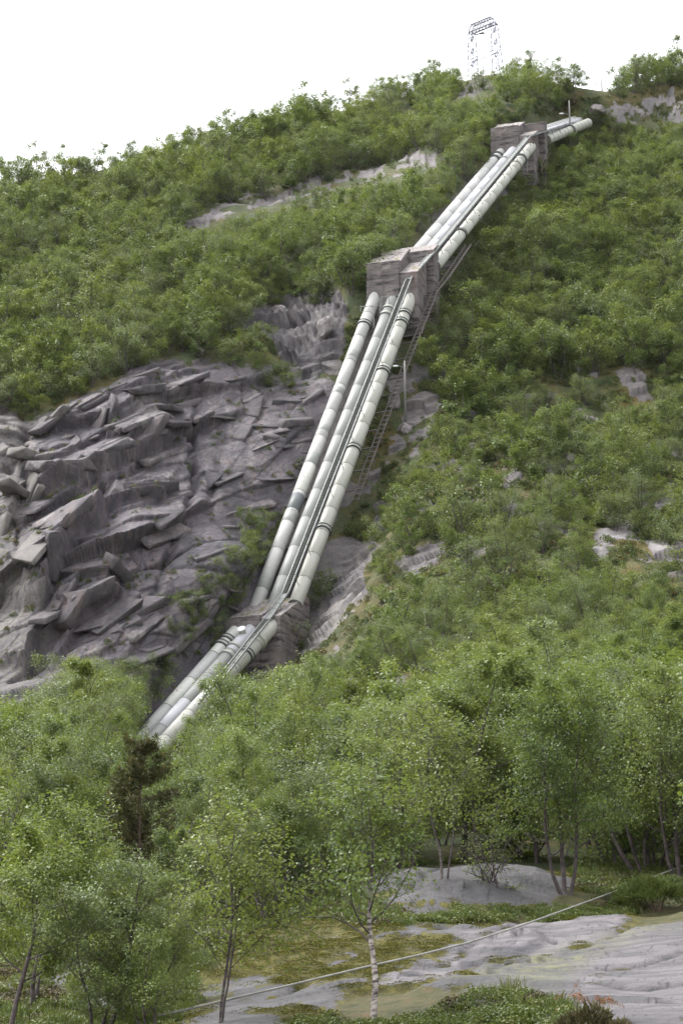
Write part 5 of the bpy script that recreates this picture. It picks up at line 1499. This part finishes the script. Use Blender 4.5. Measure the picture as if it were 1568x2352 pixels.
P_, _ = gp1(325, 2090)
s = hpx(P_, 352) / 7.0
front(PINES[0], 318, 2095, 385, 7.0, 0.4, 'dark bushy pine with orange buds rising above the front birches', 'pine_tree', 'pine', ('trunk', 'crown', 'bud'))
front(PINES[1], 738, 1850, 178, 5.0, 1.4, 'small slender dark pine in the middle of the wood', 'pine_tree', 'pine', ('trunk', 'crown', 'bud'))

# ------------------------------------------------------------------ low growth
rg = np.random.default_rng(77)
def tuft(name, seed, n, h, w, ls, mat, upright=1.0):
    rng = np.random.default_rng(seed)
    c = rng.normal(size=(n, 3)) * np.array([w, w, 0]) * .45
    r2 = np.hypot(c[:, 0], c[:, 1]) / w
    c[:, 2] = h * np.clip(1 - r2 ** 2, .08, 1) * rng.uniform(.2, 1.0, n) ** .6
    lv, lf = leaves_np(c, rng, ls, .5 * upright, None, .55)
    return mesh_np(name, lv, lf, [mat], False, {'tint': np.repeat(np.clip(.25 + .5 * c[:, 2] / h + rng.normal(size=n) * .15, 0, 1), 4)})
def blades(name, seed, n, h, w, mat):
    rng = np.random.default_rng(seed)
    b = rng.normal(size=(n, 3)) * np.array([w, w, 0]) * .5
    d = rng.normal(size=(n, 3)) * .35; d[:, 2] = 1; L = h * rng.uniform(.5, 1.1, n)[:, None]
    sdv = np.cross(d, rng.normal(size=(n, 3))); sdv /= np.linalg.norm(sdv, axis=1)[:, None]
    wd = .011
    V_ = np.stack([b - sdv * wd, b + sdv * wd, b + d * L + sdv * wd * .3, b + d * L - sdv * wd * .3], 1).reshape(-1, 3)
    return mesh_np(name, V_, np.arange(4 * n).reshape(n, 4), [mat], False, {'tint': np.repeat(rng.uniform(.2, .9, n), 4)})
def pts_in(poly, n, Dw=True):
    xs, ys = zip(*poly)
    u = rg.uniform(min(xs), max(xs), n * 3); v = rg.uniform(min(ys), max(ys), n * 3)
    k = in_poly(u, v, poly); u, v = u[k][:n], v[k][:n]
    P_, N_ = ground(u, v); return u, v, P_
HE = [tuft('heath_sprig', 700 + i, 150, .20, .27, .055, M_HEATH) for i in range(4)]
JU = [tuft('heath_sprig', 710 + i, 130, .15, .26, .05, M_JUNI) for i in range(2)]
REDS = [tuft('red_sprig', 715, 26, .20, .10, .05, M_RED)]
BL = [blades('grass_blade', 720 + i, 60, .26, .22, M_HEATH) for i in range(2)]
FE = [tuft('leafy_plant', 730 + i, 90, .55, .45, .15, M_FERN) for i in range(4)]
# heath on the foreground rock
polyH = [
    ([(715, 2470), (745, 2385), (800, 2358), (900, 2344), (1010, 2330), (1150, 2316), (1240, 2330), (1310, 2362), (1345, 2470)], 1500),
    ([(560, 2118), (760, 2065), (850, 2088), (950, 2112), (1150, 2108), (1300, 2098), (1440, 2050), (1600, 2012), (1600, 2030), (1440, 2100), (1250, 2122), (1060, 2132), (900, 2150), (740, 2110)], 2600),
    ([(1300, 1975), (1600, 1965), (1600, 2020), (1440, 2050), (1340, 2080)], 900), ([(560, 2060), (850, 1985), (1300, 1968), (1320, 1985), (1180, 1976), (900, 1992), (845, 2040), (740, 2085), (560, 2125)], 1300),
    ([(500, 2450), (620, 2345), (760, 2318), (780, 2450)], 420),
    ([(-120, 2080), (560, 2080), (540, 2180), (430, 2300), (360, 2440), (-120, 2440)], 2600),
]
Ps = []; Ss = []; Ix = []
for q, n in polyH:
    u, v, P_ = pts_in(q, n)
    keep = rg.uniform(size=len(u)) < np.clip(0.75 + 1.2 * perlin(P_ / 1.8), .12, 1)
    rock_ = gattr(rk, u, v); keep &= (rock_ < .45) | (q is polyH[0][0])
    P_ = P_[keep]; Ps.append(P_); Ss.append(rg.uniform(.7, 1.35, len(P_)) * (1.0 if q is not polyH[5][0] else 1.1))
    pat = perlin(P_ / 1.4 + 50)
    Ix.append(np.where(pat > .22, rg.integers(4, 6, len(P_)), np.where(rg.uniform(size=len(P_)) < .12, rg.integers(6, 8, len(P_)), rg.integers(0, 4, len(P_)))))
Ps = np.concatenate(Ps); Ss = np.concatenate(Ss); Ix = np.concatenate(Ix)
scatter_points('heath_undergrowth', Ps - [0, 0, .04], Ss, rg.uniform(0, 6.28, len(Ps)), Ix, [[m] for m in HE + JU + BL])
# moss cushions and grass are part of the slab's own surface; leafy plants on the far slope
Ps = []; Ss = []; Ix = []
for q, n in [([(860, 850), (1640, 800), (1640, 1400), (1100, 1460), (720, 1560), (690, 1350), (830, 1150)], 9000), ([(380, 1240), (640, 1160), (680, 1200), (560, 1480), (420, 1680), (330, 1690)], 900),
             ([(0, 930), (120, 940), (260, 880), (390, 810), (620, 830), (780, 855), (840, 740), (620, 680), (480, 740), (240, 850), (0, 900)], 1600), ([(1340, 230), (1600, 180), (1600, 310), (1380, 300)], 500), ([(560, 430), (1000, 335), (1030, 380), (700, 420), (440, 500)], 500), ([(960, 560), (1120, 330), (1180, 230), (1340, 225), (1340, 265), (1230, 275), (1110, 285), (1100, 350), (1000, 520)], 900)]:
    u, v, P_ = pts_in(q, n)
    keep = (gattr(rk, u, v) < .42) & (gattr(cl, u, v) < .3) & (rg.uniform(size=len(u)) < np.clip(.55 + 1.3 * perlin(P_ / 4.5 + 9), .08, 1))
    P_ = P_[keep]; Ps.append(P_); Ss.append(rg.uniform(.6, 1.5, len(P_))); Ix.append(rg.integers(0, 4, len(P_)))
Ps = np.concatenate(Ps); scatter_points('slope_undergrowth', Ps - [0, 0, .05], np.concatenate(Ss), rg.uniform(0, 6.28, len(Ps)), np.concatenate(Ix), [[m] for m in FE])
MO = []
for i in range(3):
    rng = np.random.default_rng(760 + i); n_ = 120
    c_ = rng.normal(size=(n_, 3)) * .11; c_[:, 2] = .07 * np.clip(1 - (np.hypot(c_[:, 0], c_[:, 1]) / .24) ** 2, .05, 1)
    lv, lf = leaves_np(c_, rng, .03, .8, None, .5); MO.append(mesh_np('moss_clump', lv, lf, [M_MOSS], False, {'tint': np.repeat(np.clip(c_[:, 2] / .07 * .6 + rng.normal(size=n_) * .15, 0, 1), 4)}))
u, v, P_ = pts_in([(-100, 2050), (1568, 2000), (1568, 2352), (300, 2420), (-100, 2420)], 9000)
keep = gattr(moss, u, v) > .62; P_ = P_[keep]
scatter_points('moss_undergrowth', P_, rg.uniform(.6, 1.5, len(P_)), rg.uniform(0, 6.28, len(P_)), rg.integers(0, 3, len(P_)), [[m_] for m_ in MO])
# ledge plants on the cliff
u, v, P_ = pts_in([(0, 960), (480, 850), (760, 870), (690, 1090), (560, 1400), (420, 1640), (0, 1640)], 2600)
keep = (perlin(P_ / 2.2 + 33) > .30); P_ = P_[keep]
scatter_points('ledge_undergrowth', P_, rg.uniform(.4, 1.0, len(P_)), rg.uniform(0, 6.28, len(P_)), rg.integers(0, 4, len(P_)), [[m] for m in FE])

# ------------------------------------------------------------------ junipers
def juniper(seed, w, d_, h, n, mat, label, u, v, sprays=0):
    rng = np.random.default_rng(seed)
    P_, _ = gp1(u, v)
    t = rng.uniform(0, 6.28, n); r_ = np.sqrt(rng.uniform(0, 1, n)); zz = h * np.sqrt(np.clip(1 - r_ ** 2, 0, 1)) * (0.6 + .4 * rng.uniform(0, 1, n))
    c = np.stack([np.cos(t) * r_ * w, np.sin(t) * r_ * d_, zz], 1)
    c += 0.16 * np.stack([perlin(c / .5 + k) for k in (1, 5, 9)], 1) * np.array([1, 1, 1.4])
    Dn = c / (np.linalg.norm(c, axis=1)[:, None] + 1e-6) + rng.normal(size=(n, 3)) * .6 + np.array([0, 0, .6]); Dn /= np.linalg.norm(Dn, axis=1)[:, None]
    s_ = np.cross(Dn, rng.normal(size=(n, 3))); s_ /= np.linalg.norm(s_, axis=1)[:, None]
    L = rng.uniform(.05, .13, n)[:, None]; wd = .016
    V_ = np.stack([c - s_ * wd, c + s_ * wd, c + Dn * L + s_ * wd * .3, c + Dn * L - s_ * wd * .3], 1).reshape(-1, 3)
    root = empty('juniper_shrub', Vector([float(x) for x in P_]), label, 'juniper')
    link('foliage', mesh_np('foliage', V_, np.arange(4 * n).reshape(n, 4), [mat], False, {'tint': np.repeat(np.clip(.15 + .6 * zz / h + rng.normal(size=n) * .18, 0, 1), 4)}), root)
    polys = [(np.stack([np.array([0, 0, -.2]), np.array([math.cos(a) * w * .3, math.sin(a) * d_ * .3, h * .4]), np.array([math.cos(a) * w * .7, math.sin(a) * d_ * .7, h * .62])]), np.array([.03, .02, .008])) for a in rng.uniform(0, 6.28, 7)]
    tv, tf, ta = tubes_np(polys, lambda r: 4)
    link('stem', mesh_np('stem', tv, tf, [M_PBARK], True), root)
    return root
juniper(801, 1.35, 1.1, 0.95, 9000, M_HEATH, 'rounded green juniper growing over the edge of the pale slab', 1512, 2086)
juniper(802, 0.62, 0.4, 0.52, 2600, M_JUNI, 'brownish spreading juniper at the bottom edge of the slab', 1350, 2418)
juniper(803, 0.5, 0.4, 0.30, 1500, M_JUNI, 'low flat dark brownish juniper lying beside the taller brownish one', 1415, 2420)
u, v, P_ = pts_in([(1260, 2350), (1330, 2330), (1450, 2370), (1420, 2440), (1270, 2430)], 40)
scatter_points('red_sprig_undergrowth', P_ + [0, 0, .12], rg.uniform(.5, 1.1, len(P_)), rg.uniform(0, 6.28, len(P_)), np.zeros(len(P_)), [REDS])

# ------------------------------------------------------------------ cable lying over the slab
cp = [(365, 2333), (520, 2297), (665, 2263), (831, 2223), (960, 2194), (1075, 2165), (1190, 2128), (1309, 2085), (1440, 2037), (1600, 1976)]
Pc, Nc = ground(np.array([p[0] for p in cp], float), np.array([p[1] for p in cp], float))
pts = [V3(p[0], p[1], float(dist_at(np.array([p[0]]), np.array([p[1]]))[0]) - 4.2) for p in cp]
pts = [Vector(p) for p in pts]
mb = MB(); mb.tube([p - pts[0] for p in pts], 0.023, 8)
o = link('steel_cable', mb.mesh('steel_cable', M_CABLE, True)); o.location = pts[0]
tag(o, 'thick grey cable stretched across the slab in front of the outcrop', 'cable')

# ------------------------------------------------------------------ loose boulders
def boulder(label, u, v, size, seed, group=None):
    import bmesh
    P_, _ = gp1(u, v)
    bm = bmesh.new(); bmesh.ops.create_icosphere(bm, subdivisions=4, radius=1.0)
    C = np.array([w.co for w in bm.verts])
    rng = np.random.default_rng(seed)
    pl = rng.normal(size=(9, 3)); pl /= np.linalg.norm(pl, axis=1)[:, None]
    for n_, dd in zip(pl, rng.uniform(.55, .85, 9)):
        e = C @ n_; C = C - np.maximum(e - dd, 0)[:, None] * n_ * .95
    C = C * np.array(size) + 0.06 * np.stack([fbm(C * 2.5 + seed + k, 3) for k in (0, 7, 13)], 1) * max(size)
    for w, q in zip(bm.verts, C): w.co = Vector(q)
    me = bpy.data.meshes.new('boulder'); bm.to_mesh(me); bm.free(); me.materials.append(M_STONE)
    o = link('boulder', me); o.location = Vector([float(x) for x in P_]) + Vector((0, -.2, size[2] * .45)); o.rotation_euler = (0, 0, rng.uniform(0, 6))
    return tag(o, label, 'boulder', group)
boulder('pale squarish boulder beside the dark outcrop next to the tall pipes', 750, 775, (1.3, 1.0, 1.5), 3)
boulder('small white boulder on the grassy ledge above the dark cliff', 458, 824, (.75, .6, .55), 8)
boulder('angular grey boulder under the dark overhanging outcrop', 640, 705, (1.1, .9, .8), 12)
boulder('large reddish grey boulder between the pipes and the rail track', 905, 935, (.8, .8, 1.2), 17)
boulder('pale block on the slope under the timber lamp post', 930, 985, (1.0, .8, .8), 21)
boulder('rounded rock beside the mossy ridge above the pipe end', 1372, 262, (1.6, 1.3, 1.2), 25)

# thin trees against the sky on the ridge beyond the pipe end
for k, (u, v, px, lab) in enumerate([(1468, 188, 72, 'thin see through birch standing first on the bare ridge against the sky'), (1496, 186, 58, 'small thin birch second along the bare ridge'), (1522, 184, 84, 'airy birch third along the bare ridge against the sky'), (1548, 182, 78, 'denser birch fourth along the bare ridge'), (1572, 180, 104, 'tall birch on the bare ridge at the edge of the frame')]):
    front([FAR[4], FAR[2], FAR[4], FAR[0], FAR[3]][k], u, v, px, 5.5, k * 1.3, lab)
for k, (u, v, px, lab) in enumerate([(1335, 296, 38, 'low bush hiding the end of the pipes'), (1362, 290, 44, 'low bush on the rocks just past the pipe end'), (1390, 300, 40, 'low bush under the mossy ridge rocks'), (1322, 318, 40, 'low bush at the foot of the tall timber lamp post')]):
    front(BUSH[k % 3], u, v, px, 2.2, k * 1.7, lab, 'leafy_bush', 'bush', ('stem', 'foliage'))

for k, (u, v, px, lab) in enumerate([(1052, 214, 46, 'bush at the foot of the pylon on its downhill side'), (1082, 222, 40, 'low bush directly beneath the pylon'), (1112, 214, 46, 'bush beneath the taller pylon leg'), (1030, 206, 60, 'bushy birch beside the pylon on the skyline')]):
    front(BUSH[k % 3], u, v, px, 2.2, k * 2.1, lab, 'leafy_bush', 'bush', ('stem', 'foliage'))
front(BUSH[0], 668, 1492, 80, 2.2, 0.4, 'bush at the foot of the lowest concrete block', 'leafy_bush', 'bush', ('stem', 'foliage'))
front(BUSH[1], 716, 1402, 74, 2.2, 1.1, 'green bush beside the lowest concrete block', 'leafy_bush', 'bush', ('stem', 'foliage'))
front(BUSH[2], 742, 1372, 60, 2.2, 2.1, 'smaller bush on the grey rock near the lowest block', 'leafy_bush', 'bush', ('stem', 'foliage'))
# ------------------------------------------------------------------ thin damp air between here and the ridge
hz = MB(); hz.add([(x, y, z) for z in (-33, 236) for x, y in ((-6200, -6200), (6200, -6200), (6200, 6200), (-6200, 6200))], [(0, 3, 2, 1), (4, 5, 6, 7), (0, 1, 5, 4), (1, 2, 6, 5), (2, 3, 7, 6), (3, 0, 4, 7)])
hm = bpy.data.materials.new('air'); hm.use_nodes = True; hn = hm.node_tree; hn.nodes.clear()
ho = hn.nodes.new('ShaderNodeOutputMaterial'); hv = hn.nodes.new('ShaderNodeVolumePrincipled')
hv.inputs['Color'].default_value = (0.93, 0.95, 1.0, 1); hv.inputs['Density'].default_value = 0.00002; hv.inputs['Anisotropy'].default_value = 0.2
hn.links.new(hv.outputs[0], ho.inputs['Volume'])
tag(hz.build('haze', hm), kind='stuff')
